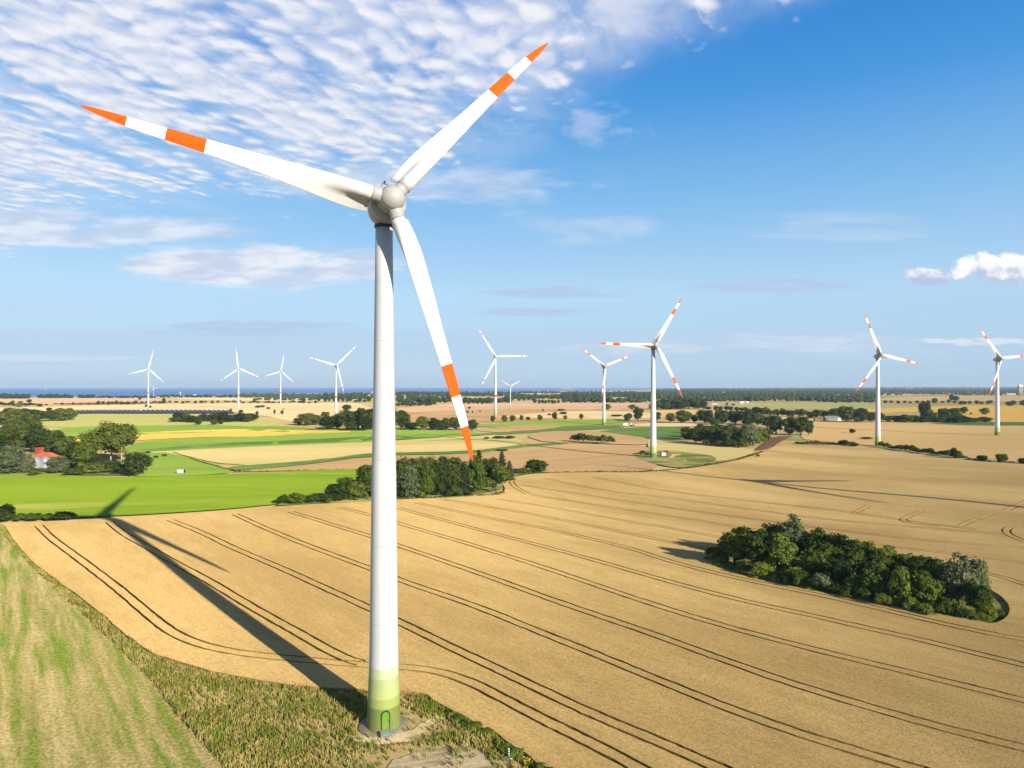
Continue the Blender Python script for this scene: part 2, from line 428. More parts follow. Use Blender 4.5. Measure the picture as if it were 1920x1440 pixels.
lines = [
 [(71, 988), (101, 1016), (161, 1061), (225, 1114), (277, 1155), (326, 1192), (375, 1215), (431, 1228), (499, 1237), (562, 1243), (637, 1250), (694, 1254), (750, 1257), (808, 1263), (850, 1274), (892, 1290), (933, 1311), (975, 1334), (1010, 1352), (1112, 1403), (1187, 1442), (1320, 1520)],
 [(205, 981), (240, 1009), (285, 1033), (330, 1061), (397, 1099), (469, 1140), (544, 1185), (600, 1219), (645, 1241), (675, 1250)],
 [(317, 978), (375, 1001), (450, 1035), (525, 1069), (600, 1102), (694, 1146), (767, 1181), (808, 1202), (850, 1223), (900, 1246), (1006, 1296), (1112, 1347), (1219, 1392), (1325, 1438), (1480, 1510)],
 [(439, 967), (487, 990), (555, 1016), (637, 1049), (694, 1070), (750, 1092), (900, 1143), (1006, 1190), (1112, 1232), (1219, 1276), (1325, 1320), (1431, 1361), (1538, 1397), (1686, 1441), (1850, 1495)],
 [(544, 962), (619, 986), (697, 1009), (750, 1027), (900, 1079), (1006, 1119), (1112, 1158), (1219, 1194), (1325, 1232), (1431, 1270), (1538, 1305), (1644, 1337), (1750, 1368), (1920, 1411), (2200, 1480)],
 [(634, 954), (697, 970), (750, 986), (900, 1029), (1006, 1064), (1112, 1101), (1219, 1137), (1325, 1170), (1431, 1199), (1538, 1226), (1644, 1252), (1750, 1278), (1920, 1321), (2250, 1400)],
 [(745, 955), (821, 976), (900, 997), (1006, 1024), (1112, 1054), (1219, 1085), (1325, 1114), (1431, 1140), (1538, 1163), (1644, 1187), (1750, 1210), (1920, 1254), (2300, 1345)],
 [(780, 945), (850, 960), (937, 978), (1006, 990), (1112, 1014), (1192, 1034), (1245, 1053), (1325, 1075), (1431, 1099), (1538, 1121), (1644, 1145), (1750, 1170), (1856, 1193), (1920, 1205), (2300, 1270)],
 [(829, 938), (937, 956), (1059, 978), (1197, 1007), (1261, 1021), (1346, 1036)],
 [(932, 938), (1054, 957), (1112, 969), (1200, 984), (1304, 1002), (1400, 1021)],
 [(996, 930), (1166, 957), (1300, 977), (1378, 991), (1560, 1015), (1700, 1032), (1814, 1046), (1920, 1059), (2300, 1105)],
 [(974, 911), (1112, 933), (1272, 957), (1447, 981), (1538, 994), (1697, 1013), (1920, 1032), (2300, 1070)],
 [(1022, 899), (1144, 925), (1272, 938), (1400, 957), (1511, 973), (1700, 990), (1883, 1005)],
 [(1112, 896), (1235, 922), (1357, 936), (1505, 953), (1600, 963), (1702, 980), (1771, 989), (1830, 996)],
 [(1729, 960), (1705, 970), (1690, 978), (1712, 984), (1760, 989)],
 [(1800, 989), (1825, 977), (1856, 966)],
 [(1925, 984), (1897, 989), (1884, 997), (1893, 1008), (1925, 1020)],
 [(1885, 960), (1925, 942)],
 [(958, 904), (962, 912), (975, 921), (990, 928)],
 [(1840, 1077), (1883, 1087), (1920, 1100), (2100, 1150)],
 [(1600, 966), (1628, 951)],
]
def offset_line(pts, d):
    out = []
    for i, p in enumerate(pts):
        t = pts[min(i + 1, len(pts) - 1)] - pts[max(i - 1, 0)]
        if t.length < 1e-6: continue
        t.normalize(); out.append(p + Vector((-t.y, t.x)) * d)
    return out
tracks = []
for L in lines:
    c = resample([P(*q) for q in smoothpx(L, 2)], closed=False, lo=.9, k0=.011)
    wob = [MN.noise(Vector((p.x * .03, p.y * .03, 4))) * .5 for p in c]
    c = [p + Vector((w, w * .5)) for p, w in zip(c, wob)]
    for s in (-1, 1):
        w = .23
        wn = lambda p, k: 1 + .45 * MN.noise(Vector((p.x * .09, p.y * .09, k)))
        l1 = offset_line(c, s * .98 + w); l2 = offset_line(c, s * .98 - w)
        l1 = [p + Vector((MN.noise(Vector((p.x * 1.7, p.y * 1.7, 1))), MN.noise(Vector((p.x * 1.7, p.y * 1.7, 2))))) * .13 * wn(p, 11) for p in l1]
        l2 = [p + Vector((MN.noise(Vector((p.x * 1.7, p.y * 1.7, 3))), MN.noise(Vector((p.x * 1.7, p.y * 1.7, 5))))) * .13 * wn(p, 12) for p in l2]
        tracks.append(l1 + l2[::-1])
V2, keep = cdt(wheat_poly, [copse_poly] + tracks)
CROP = .48
b = MB()
def crop_z(x, y): return terr(x, y) + .06 + CROP + .07 * MN.noise(Vector((x * .5, y * .5, 0)))
b.v = [(v[0], v[1], crop_z(v[0], v[1])) for v in V2]
edges = {}
for f in keep:
    f = tuple(up(V2, f)); b.f.append(f); b.m.append(0); b.sm.append(True)
    for i in range(len(f)):
        e = (f[i], f[(i + 1) % len(f)])
        if (e[1], e[0]) in edges: del edges[(e[1], e[0])]
        else: edges[e] = 1
low = {}
for (i, j) in edges:
    for k in (i, j):
        if k not in low:
            low[k] = len(b.v); x, y, z = b.v[k]; b.v += [(x, y, z), (x, y, terr(x, y) + .02)]
    b.f.append((low[j], low[i], low[i] + 1, low[j] + 1)); b.m.append(1); b.sm.append(False)
tag(b.build('wheat_field', [M['wheat'], M['stalk']]), 'large golden wheat field with double wheel tracks around the nearest wind turbine', 'wheat field', kind='structure')
V2, keep = cdt(wheat_poly, [copse_poly])
b = MB(); b.v = [(v[0], v[1], terr(v[0], v[1]) + .04) for v in V2]
for f in keep: b.f.append(tuple(up(V2, f))); b.m.append(0); b.sm.append(True)
tag(b.build('field_soil', M['soil']), 'brown soil showing in the wheel tracks of the wheat field', 'soil', kind='structure')
V2, keep = cdt(copse_poly)
b = MB(); b.v = [(v[0], v[1], terr(v[0], v[1]) + .07) for v in V2]
for f in keep: b.f.append(tuple(up(V2, f))); b.m.append(0); b.sm.append(True)
tag(b.build('copse_floor', M['scrub']), 'rough green grass floor under the copse in the wheat field', 'ground', kind='structure')

# --- near ground: stubble meadow, verge, gravel
stub_edge = [(-10, 985), (60, 1062), (130, 1130), (200, 1195), (262, 1255), (318, 1320), (372, 1385), (425, 1445), (520, 1560)]
sheet('mown_field', [(-900, 985)] + stub_edge + [(300, 1900), (-1500, 1900)], M['stubble'], 'mown stubble meadow with green streaks left of the wheat field', off=.075, smooth=0, rag=1.0)
verge_px = [(-10, 980)] + [(x, y + 5) for x, y in near_edge] + [(1400, 1900), (300, 1900)] + stub_edge[::-1]
sheet('rough_verge', verge_px, M['verge'], 'rough grass verge between the stubble meadow and the wheat', 'verge', off=.06, smooth=0)
sheet('gravel_pad', [(735, 1428), (790, 1406), (850, 1396), (900, 1408), (932, 1440), (985, 1520), (1100, 1700), (680, 1700), (700, 1500)], M['gravel'], 'bare sandy gravel pad in front of the turbine foot', 'gravel', off=.10, rag=.8)
sheet('trodden_path', [(640, 1380), (690, 1376), (760, 1374), (800, 1352), (815, 1337), (822, 1345), (800, 1372), (775, 1392), (720, 1398), (670, 1396)], M['path'], 'trodden sandy path around the turbine foot', 'path', off=.085, rag=.5)

# --- fields farther out (photo pixels); listed far to near
FIELDS = [
 ('stubble_field', [(-200, 748), (60, 747), (250, 747), (330, 749), (420, 752), (330, 754), (180, 754), (80, 758), (-200, 760)], 'peach', 'peach stubble field near the sea at the left'),
 ('ploughed_field', [(95, 757), (200, 754), (290, 753.5), (330, 755), (250, 758), (120, 759)], 'dark_soil', 'thin brown ploughed strip below the peach stubble field'),
 ('straw_field', [(-200, 768), (60, 764), (180, 760), (280, 757.5), (420, 757), (560, 756), (700, 756), (700, 790), (560, 793), (480, 776), (420, 770), (270, 769), (130, 769), (-200, 777)], 'straw', 'wide pale straw field behind the solar farm'),
 ('stubble_field', [(560, 747), (600, 748), (690, 750), (600, 753), (440, 752), (300, 747), (420, 746)], 'straw', 'narrow straw strip behind the third turbine from the left'),
 ('stubble_field', [(745, 765), (800, 760), (905, 757), (1060, 752), (1200, 755), (1230, 762), (1230, 770), (1060, 768), (930, 767), (830, 770), (745, 774)], 'peach', 'peach stubble field behind the red ringed turbine right of centre'),
 ('stubble_field', [(745, 774), (850, 769), (1000, 768), (1230, 770), (1240, 792), (1080, 788), (900, 793), (745, 797)], 'brown', 'brown stubble field at the foot of the red ringed turbine'),
 ('straw_field', [(930, 782), (1010, 774), (1100, 770), (1200, 772), (1235, 776), (1230, 787), (1080, 786), (1000, 783)], 'straw', 'straw coloured field left of the second turbine'),
 ('golden_field', [(1230, 769), (1330, 768), (1400, 773), (1460, 778), (1560, 784), (1700, 790), (1930, 796), (2300, 810), (2300, 900), (1930, 868), (1800, 858), (1640, 836), (1560, 830), (1490, 822), (1520, 790), (1420, 785), (1330, 782), (1230, 784)], 'gold', 'golden grain field around the two turbines at the right'),
 ('golden_field', [(1330, 760), (1380, 757), (1500, 756), (1640, 757), (1700, 760), (1760, 762), (1640, 768), (1560, 769), (1470, 765), (1390, 766)], 'khaki', 'thin khaki field strip behind the tree belt'),
 ('golden_field', [(1560, 770), (1640, 767), (1760, 762), (1850, 759), (2300, 757), (2300, 795), (1900, 792), (1815, 790), (1800, 776), (1700, 772), (1640, 776)], 'orange', 'orange tinted grain field beside the rightmost turbine'),
 ('golden_field', [(1620, 749), (1700, 744), (1800, 743), (2200, 739), (2200, 752), (1900, 754), (1800, 752), (1700, 752)], 'gold', 'far golden field below the grey silo tower'),
 ('straw_field', [(1580, 739), (1680, 738), (1760, 739), (1700, 741), (1620, 742)], 'straw', 'small straw field in the far woods'),
 ('straw_field', [(950, 744), (1010, 743), (1070, 746), (1040, 749), (960, 749)], 'straw', 'straw coloured clearing behind the small white turbine'),
 ('sand_bank', [(795, 741), (815, 739.5), (845, 740.5), (835, 743), (805, 744)], 'straw', 'pale sandy clearing in the far woods'),
 ('green_field', [(1740, 795), (1810, 791), (2200, 796), (2200, 806), (1930, 798), (1840, 799)], 'dark_green', 'green strip behind the rightmost turbine'),
 ('khaki_field', [(60, 797), (140, 776), (270, 776.5), (420, 778), (520, 792), (545, 800), (480, 801), (380, 797), (250, 799), (110, 803)], 'khaki', 'khaki grass field in front of the solar farm'),
 ('meadow', [(0, 775), (60, 772), (135, 771), (130, 785), (60, 795), (-100, 800), (-100, 780)], 'green', 'green meadow left of the solar farm'),
 ('green_field', [(60, 818), (110, 802), (250, 798), (400, 798), (560, 800), (590, 806), (720, 806), (560, 812), (480, 808), (250, 816), (110, 826)], 'green', 'light green crop strip above the orange band'),
 ('orange_field', [(100, 826), (250, 812), (400, 806), (480, 805), (560, 808), (690, 808.5), (560, 816), (480, 820), (400, 819), (255, 826), (160, 836)], 'orange', 'orange band of ripe crop left of the nearest turbine'),
 ('green_field', [(225, 850), (255, 827), (400, 820), (480, 819), (600, 811), (720, 806), (880, 808), (905, 815), (870, 820), (760, 824), (690, 830), (560, 835), (400, 842), (255, 848)], 'green', 'bright green crop below the orange band'),
 ('green_strip', [(255, 845), (400, 832), (560, 826), (700, 818), (880, 812), (860, 820), (700, 828), (560, 832), (400, 838), (300, 845)], 'dark_green', 'darker green strip along the foot of the bright green crop'),
 ('tan_meadow', [(260, 849), (400, 842), (560, 835), (700, 829.5), (800, 823), (905, 815), (960, 818), (985, 830), (960, 838), (880, 848), (700, 851), (560, 868), (440, 876), (330, 851)], 'tan', 'tan meadow with a fence line left of the nearest turbine'),
 ('pasture', [(225, 862), (265, 850), (325, 849), (385, 866), (440, 884), (420, 890), (275, 896), (225, 890)], 'green', 'green cattle pasture beside the farm'),
 ('green_strip', [(420, 880), (440, 875), (560, 867), (640, 857), (700, 850), (880, 847), (965, 836), (1050, 830), (1075, 832), (980, 840), (880, 852), (700, 855), (560, 874), (450, 884)], 'dark_green', 'dark green strip above the harrowed brown field'),
 ('brown_field', [(430, 886), (560, 875), (700, 856), (880, 853), (970, 841), (1070, 833), (1230, 837), (1215, 858), (1235, 872), (1220, 886), (1100, 886), (1010, 888), (900, 884), (690, 882), (560, 883)], 'brown', 'harrowed brown field behind the nearest turbine'),
 ('green_field', [(890, 798), (990, 790), (1080, 789), (1165, 787), (1190, 790), (1100, 799), (1010, 801), (900, 802)], 'green', 'light green strip at the foot of the fourth striped turbine'),
 ('brown_field', [(890, 808), (960, 798), (1070, 799), (1010, 807), (940, 812)], 'brown', 'small brown field between two green strips'),
 ('green_strip', [(860, 818), (930, 811), (1010, 806), (1075, 800), (1180, 797), (1170, 803), (1060, 808), (960, 814), (880, 820)], 'dark_green', 'dark green strip left of the fourth striped turbine'),
 ('brown_field', [(990, 820), (1000, 812), (1060, 808), (1130, 810), (1220, 822), (1225, 836), (1100, 832), (1020, 830)], 'brown', 'brown field around the dark bush group'),
 ('green_field', [(1125, 810), (1160, 803), (1280, 800), (1300, 806), (1285, 826), (1222, 824)], 'dark_green', 'dark green field left of the dense grove'),
 ('stubble_field', [(1160, 800), (1190, 795), (1280, 793), (1400, 797), (1290, 801)], 'straw', 'straw strip behind the dark green field'),
 ('khaki_field', [(1215, 825), (1290, 829), (1380, 840), (1425, 846), (1380, 863), (1300, 870), (1240, 856), (1215, 842)], 'tan', 'tan field below the dense grove'),
 ('scrub_patch', [(1185, 852), (1225, 845), (1300, 850), (1345, 858), (1340, 868), (1280, 880), (1235, 874), (1200, 862)], 'scrub', 'rough scrub patch around the foot of the second turbine'),
 ('ploughed_field', [(1415, 846), (1432, 832), (1448, 819), (1492, 818), (1468, 826), (1445, 842)], 'dark_soil', 'dark ploughed strip beside the dense grove'),
 ('green_field', [(-300, 888), (0, 887), (110, 893), (270, 897), (420, 891), (560, 884), (690, 881), (690, 900), (645, 935), (520, 948), (430, 957), (300, 966), (175, 972), (70, 977), (-300, 985)], 'bright_green', 'bright green crop field behind the left end of the wheat'),
 ('scrub_patch', [(515, 951), (560, 936), (650, 915), (700, 890), (930, 885), (1030, 884), (965, 895), (940, 903), (945, 924), (760, 938), (640, 946)], 'scrub', 'rough grass under the copse behind the nearest turbine'),
 ('scrub_patch', [(-100, 893), (-100, 860), (60, 850), (180, 850), (262, 860), (275, 893), (110, 892)], 'scrub', 'rough grass around the farm buildings'),
]
for n, px, m, lab in FIELDS: sheet(n, px, M[m], lab)

# ------------------------------------------------------------------ trees
def leafquad(b, p, nrm, s, mi=0):
    nrm = nrm.normalized(); a = nrm.orthogonal().normalized()
    t = random.uniform(0, 2 * pi); c = nrm.cross(a); u = cos(t) * a + sin(t) * c; w = nrm.cross(u)
    e = random.uniform(.55, 1)
    b.add([p - u * s - w * s * e * .5, p + u * s * .2 - w * s * e, p + u * s + w * s * e * .4, p - u * s * .1 + w * s * e], [(0, 1, 2, 3)], mi, False)
def blob(b, c, r, mi=0, n=8, m=5, sq=1.0, seed=0):
    vs = []; fs = []
    for i in range(m + 1):
        th = pi * i / m
        for k in range(n):
            a = 2 * pi * k / n
            d = Vector((sin(th) * cos(a), sin(th) * sin(a), cos(th) * sq))
            rr = r * (1 + .35 * MN.noise(d * 1.7 + Vector((seed, c[0], c[2]))))
            vs.append(Vector(c) + d * rr)
    for i in range(m):
        for k in range(n):
            k2 = (k + 1) % n; fs.append((i * n + k, (i + 1) * n + k, (i + 1) * n + k2, i * n + k2))
    b.add(vs, fs, mi, False)
def make_crown(kind, leaves, seed, h=10., w=8., size=.3, trunk=None):
    """crown of a tree h metres tall and w wide; returns (crown builder, trunk builder)"""
    random.seed(seed); b = MB(); t = MB()
    lobes = []
    base = {'round': .07, 'poplar': .22, 'willow': .04, 'bush': .0, 'tall': .04}.get(kind, .1) * h
    if kind == 'conifer':
        t.tube([(0, 0, 0), (0, 0, h * .95)], [.2, .03], 6)
        n = 15
        for i in range(n):
            z = h * (.1 + .86 * i / n); r = w * .62 * (1 - i / n) ** .75 + .14
            for k in range(int(leaves / n * (r / (w * .5) * 1.3 + .2))):
                a = random.uniform(0, 2 * pi); q = sqrt(random.random())
                spoke = .72 + .28 * sin(a * 5 + i * 2.1 + seed)
                p = Vector((cos(a) * r * q * spoke, sin(a) * r * q * spoke, z - .42 * r * q + random.uniform(-.15, .15)))
                leafquad(b, p, Vector((cos(a) * .5 + random.uniform(-.3, .3), sin(a) * .5 + random.uniform(-.3, .3), 1)), size * random.uniform(.6, 1.2))
            blob(b, (0, 0, z), r * .55, n=7, m=4, sq=.5, seed=seed + i)
        return b, t
    ch = h - base; cz = base + ch * .5
    nl = {'bush': 20, 'round': 44, 'poplar': 44, 'willow': 46, 'tall': 44}[kind]
    for i in range(nl):
        for _ in range(40):
            d = Vector((random.gauss(0, 1), random.gauss(0, 1), random.gauss(0, 1))).normalized()
            q = random.random() ** .33
            if kind == 'bush' and d.z < -.2: continue
            if kind == 'poplar' and d.z < -.1 and d.x > -.3 and random.random() < .7: continue
            break
        rx = w * .5 * (1 - .17)
        shape = 1.0
        if kind == 'tall': shape = 1 - .45 * max(0, d.z * q)
        lr = random.uniform(.095, .20) * min(w, ch) * (1 if kind != 'bush' else 1.15)
        c = Vector((d.x * (rx - lr * .6) * q * shape, d.y * (rx - lr * .6) * q * shape, cz + d.z * (ch * .5 - lr * .7) * q))
        if kind == 'bush': c.z = max(lr * .4, c.z * .95)
        lobes.append((c, lr))
    per = leaves / sum(r * r for _, r in lobes)
    for i, (c, r) in enumerate(lobes):
        blob(b, c, r * .62, seed=seed * 3 + i)
        for k in range(int(per * r * r)):
            d = Vector((random.gauss(0, 1), random.gauss(0, 1), random.gauss(0, 1))).normalized()
            if d.z < -.55 and random.random() < .6: d.z = -d.z
            rr = r * random.uniform(.72, 1.18) * (1 + .25 * MN.noise(d * 2.2 + c))
            p = c + d * rr
            if kind == 'willow': p.z -= random.random() ** 2 * r * .8
            if p.z < .05: p.z = random.uniform(.05, .5)
            nn = d + Vector((random.uniform(-.8, .8), random.uniform(-.8, .8), random.uniform(-.3, .9)))
            leafquad(b, p, nn, size * random.uniform(.6, 1.25))
    if kind == 'bush':
        for k in range(4): t.tube([(0, 0, 0), (random.uniform(-1, 1), random.uniform(-1, 1), h * .5)], [.12, .04], 5)
        return b, t
    stems = 1 if kind != 'poplar' else 5
    for s in range(stems):
        ox, oy = (0, 0) if stems == 1 else (random.uniform(-.28, .28) * w, random.uniform(-.12, .12) * w)
        top = Vector((ox * 1.2 + random.uniform(-.4, .4), oy * 1.2, base + ch * .6)); r0 = .034 * h if stems == 1 else .016 * h
        mid = Vector((ox + random.uniform(-.25, .25), oy + random.uniform(-.25, .25), base + ch * .12))
        t.tube([(ox, oy, -.3), tuple(Vector((ox, oy, base * .5)) * 1), tuple(mid), tuple(top)], [r0 * 1.25, r0, r0 * .75, r0 * .25], 7)
        for k in range(7 if stems == 1 else 3):
            c, r = random.choice(lobes)
            st = mid.lerp(top, random.uniform(0, .7)); md = st.lerp(c, .5) + Vector((0, 0, -.15))
            t.tube([tuple(st), tuple(md), tuple(c)], [r0 * .42, r0 * .3, r0 * .1], 5)
    return b, t
LIB = {}
def lib(key, kind, leaves, seed, leaf, bark='bark', h=10., w=8., size=.3):
    c, t = make_crown(kind, leaves, seed, h, w, size)
    cm = c.mesh('crown', M[leaf]); tm = t.mesh('trunk', M[bark]) if t.v else None
    j = MB(); j.add(c.v, c.f, 0, False)
    if t.v: j.add(t.v, t.f, 1, True)
    LIB[key] = (cm, tm, j.mesh('tree', [M[leaf], M[bark]]), h, w)
for i in range(4): lib('mid%d' % i, 'round', 3000, 11 + i, 'leaf_mid', size=.31)
for i in range(3): lib('dark%d' % i, 'round', 3000, 21 + i, 'leaf_dark', size=.31)
for i in range(3): lib('light%d' % i, 'tall', 2800, 31 + i, 'leaf_light', h=10, w=7, size=.29)
for i in range(2): lib('willow%d' % i, 'willow', 3800, 41 + i, 'leaf_silver', size=.24)
lib('poplar0', 'poplar', 5200, 51, 'leaf_mid', 'pale_bark', h=10, w=11, size=.22)
for i in range(2): lib('conifer%d' % i, 'conifer', 1800, 61 + i, 'leaf_conifer', h=10, w=5, size=.3)
for i in range(2): lib('bush%d' % i, 'bush', 1300, 71 + i, 'leaf_mid', h=4, w=5, size=.19)
for i in range(2): lib('dbush%d' % i, 'bush', 1300, 75 + i, 'leaf_dark', h=4, w=5, size=.19)
lib('ybush0', 'bush', 1300, 81, 'leaf_yellow', h=4, w=5, size=.17)
lib('sbush0', 'bush', 1300, 83, 'leaf_silver', h=4, w=5, size=.17)
for i in range(4): lib('far%d' % i, 'round', 420, 91 + i, 'leaf_far', size=.55)
for i in range(3): lib('fbush%d' % i, 'bush', 260, 101 + i, 'leaf_far', h=4, w=5, size=.35)
random.seed(99)
DESC = {'mid': ('green leafy tree', 'tree'), 'dark': ('dark green leafy tree', 'tree'), 'light': ('light green upright tree', 'tree'), 'willow': ('silver grey willow tree', 'willow_tree'), 'poplar': ('tall tree group with pale bare trunks', 'poplar_tree'),
        'conifer': ('dark pointed conifer', 'conifer_tree'), 'bush': ('green bush', 'bush'), 'dbush': ('dark green bush', 'bush'), 'ybush': ('yellowish green bush', 'bush'), 'sbush': ('grey green bush', 'bush'), 'far': ('small dark green tree', 'tree'), 'fbush': ('small dark bush', 'bush')}
def pick(k):
    ks = [q for q in LIB if q.rstrip('0123456789') == k]; return random.choice(ks)
def tree(k, px, py, hpx, wpx, label, group=None, name=None):
    p = P(px, py); m = mpp(p.y); key = pick(k); wpx *= 1.0 if 'far' in k else 1.17
    cm, tm, jm, h0, w0 = LIB[key]
    s = Vector((wpx * m / w0, wpx * m / w0, hpx * m / h0)); rz = random.uniform(0, 6.28)
    nm = name or DESC[k][1]
    if 'bush' in k or p.y > 650:
        o = link(nm, jm if 'bush' not in k else cm, None, p); o.rotation_euler[2] = rz; o.scale = s
    else:
        o = empty(nm, p, rz); o.scale = s
        link('trunk', tm, o); link('crown', cm, o)
    return tag(o, label, 'bush' if 'bush' in k else 'tree', group)
def grove(items, where, group):
    """items: (kind, px, py, hpx, wpx[, own label]); labels count from the left within each kind"""
    cnt = {}
    tot = {}
    for it in items: tot[it[0]] = tot.get(it[0], 0) + 1
    for it in sorted(items, key=lambda q: q[1]):
        k = it[0]; i = cnt.get(k, 0); cnt[k] = i + 1
        lab = it[5] if len(it) > 5 else (DESC[k][0] + ' ' + where if tot[k] == 1 else '%s %s from left, %s' % (ordw(i), DESC[k][0], where))
        tree(*it[:5], lab, group)

# copse in the wheat
grove([
 ('mid', 1378, 1060, 62, 64), ('dark', 1420, 1074, 80, 58), ('light', 1462, 1080, 88, 66, 'large light green tree at the left front of the wheat field copse'), ('ybush', 1432, 1087, 34, 48), ('ybush', 1490, 1096, 34, 50),
 ('dark', 1525, 1090, 62, 56), ('bush', 1500, 1103, 36, 46), ('sbush', 1540, 1111, 38, 46), ('bush', 1470, 1098, 26, 44), ('bush', 1348, 1058, 30, 40), ('dbush', 1340, 1050, 26, 36), ('bush', 1590, 1122, 24, 44), ('bush', 1735, 1154, 24, 44), ('bush', 1840, 1168, 22, 36), ('bush', 1815, 1165, 24, 40), ('dbush', 1368, 1040, 40, 46), ('dark', 1570, 1106, 60, 54), ('ybush', 1602, 1120, 40, 42), ('dark', 1640, 1126, 74, 50), ('light', 1690, 1138, 78, 46, 'light green pointed tree at the right front of the wheat field copse'),
 ('mid', 1735, 1142, 72, 56), ('willow', 1800, 1136, 104, 66, 'tall silver grey willow at the right end of the wheat field copse'), ('willow', 1828, 1128, 84, 52, 'shorter silver grey willow at the outer right end of the wheat field copse'), ('mid', 1832, 1152, 58, 56), ('ybush', 1850, 1163, 34, 40), ('bush', 1705, 1147, 30, 40),
 ('bush', 1770, 1155, 34, 42), ('mid', 1400, 1044, 58, 62), ('dark', 1450, 1052, 72, 62), ('willow', 1487, 1056, 96, 66, 'silver grey tree rising above the left half of the wheat field copse'), ('dark', 1530, 1062, 74, 60), ('dark', 1577, 1072, 72, 60), ('mid', 1617, 1080, 68, 58),
 ('mid', 1657, 1088, 66, 58), ('mid', 1700, 1094, 60, 58), ('dark', 1742, 1103, 62, 56), ('mid', 1552, 1086, 68, 56), ('dark', 1602, 1098, 70, 56), ('mid', 1652, 1108, 68, 56), ('dark', 1712, 1120, 72, 54), ('dark', 1762, 1128, 70, 54), ('bush', 1655, 1139, 28, 36), ('dbush', 1570, 1116, 26, 40),
 ('dbush', 1355, 1062, 24, 36), ('dbush', 1395, 1076, 26, 36), ('bush', 1620, 1128, 28, 40), ('bush', 1800, 1158, 28, 40), ('dbush', 1868, 1160, 20, 30)], 'in the wheat field copse', 'trees and bushes of the copse in the wheat field')
# copse behind the tower
grove([
 ('mid', 690, 938, 62, 52), ('mid', 722, 937, 66, 46), ('willow', 765, 936, 66, 46, 'grey green willow just right of the tower in the middle copse'), ('light', 800, 935, 66, 38, 'light green tree behind the tower in the middle copse, right of the willow'), ('dark', 822, 932, 68, 40), ('willow', 788, 934, 50, 40, 'low grey green willow in the front of the middle copse'), ('dark', 848, 931, 58, 38), ('conifer', 868, 929, 66, 34, 'dark conifer in the front of the middle copse beside the light green tree'), ('light', 890, 926, 74, 42, 'bright yellow green tree at the right front of the middle copse'),
 ('bush', 912, 924, 30, 38), ('dbush', 930, 917, 28, 34), ('bush', 852, 933, 24, 34), ('ybush', 795, 936, 16, 22), ('dark', 690, 924, 56, 50), ('mid', 757, 916, 60, 46), ('dark', 780, 913, 58, 42), ('mid', 808, 913, 58, 42), ('dark', 833, 911, 56, 40), ('mid', 858, 910, 56, 40), ('conifer', 898, 908, 70, 30, 'tall dark conifer right of the hanging blade tip in the middle copse'),
 ('dark', 918, 906, 50, 38), ('conifer', 941, 903, 62, 28, 'tall dark conifer at the right end of the middle copse'), ('conifer', 955, 902, 42, 22, 'short dark conifer at the right end of the middle copse'), ('mid', 935, 910, 40, 36), ('bush', 948, 905, 26, 30), ('dark', 1006, 887, 26, 46, 'round dark tree standing apart right of the middle copse'), ('bush', 982, 889, 12, 30)], 'in the middle copse behind the nearest turbine', 'trees and bushes of the copse behind the nearest turbine')
grove([('dbush', 532, 947, 20, 28), ('mid', 557, 947, 24, 34), ('dbush', 587, 946, 22, 30), ('mid', 612, 945, 20, 28), ('dark', 630, 942, 36, 42), ('dark', 650, 940, 46, 46), ('mid', 670, 940, 40, 42), ('ybush', 618, 945, 14, 18)], 'in the short hedge left of the tower', 'hedge of small trees left of the tower')
grove([('dark', 6, 979, 34, 44), ('bush', 38, 978, 16, 30), ('dbush', 62, 978, 17, 30), ('bush', 88, 978, 16, 28), ('dbush', 118, 978, 20, 44), ('dbush', 100, 978, 10, 30)], 'at the left corner of the wheat field', 'bushes at the left corner of the wheat field')
# farm grove
grove([
 ('willow', 18, 890, 58, 60, 'big grey green willow left of the farm silos'), ('willow', 50, 888, 40, 36, 'small grey green willow in front of the farm silos'), ('poplar', 205, 872, 82, 100, 'tall spreading tree group with pale bare trunks beside the farm'), ('dark', 256, 893, 46, 56, 'dark round tree at the edge of the cattle pasture'), ('mid', 163, 884, 58, 50), ('willow', 108, 889, 34, 44, 'low grey green willow right of the farm silos'), ('mid', 145, 872, 44, 46),
 ('mid', 10, 850, 50, 50), ('mid', 42, 848, 48, 48), ('dark', 76, 850, 52, 54), ('mid', 98, 853, 48, 44), ('mid', 28, 828, 42, 46), ('mid', 55, 815, 44, 44), ('mid', 22, 806, 42, 44), ('dark', 108, 846, 34, 40), ('mid', 128, 858, 42, 42), ('dark', 180, 884, 30, 30), ('bush', 175, 891, 26, 40), ('bush', 212, 888, 24, 42), ('dbush', 232, 892, 24, 40), ('bush', 68, 893, 16, 36), ('dbush', 140, 893, 18, 40), ('dbush', 195, 882, 22, 40), ('dark', -12, 860, 50, 46)], 'in the farm grove', 'trees and bushes around the farm')
grove([('mid', 72, 790, 22, 28), ('mid', 95, 790, 22, 30), ('mid', 115, 790, 26, 30), ('mid', 131, 788, 24, 26), ('dark', 5, 797, 26, 36), ('mid', 20, 786, 22, 32), ('mid', 40, 800, 30, 34), ('mid', 54, 805, 28, 30), ('dark', 47, 773, 8, 14), ('dark', 62, 774, 7, 18), ('dark', 92, 771, 7, 12)], 'in the tree row above the farm', 'trees above the farm')
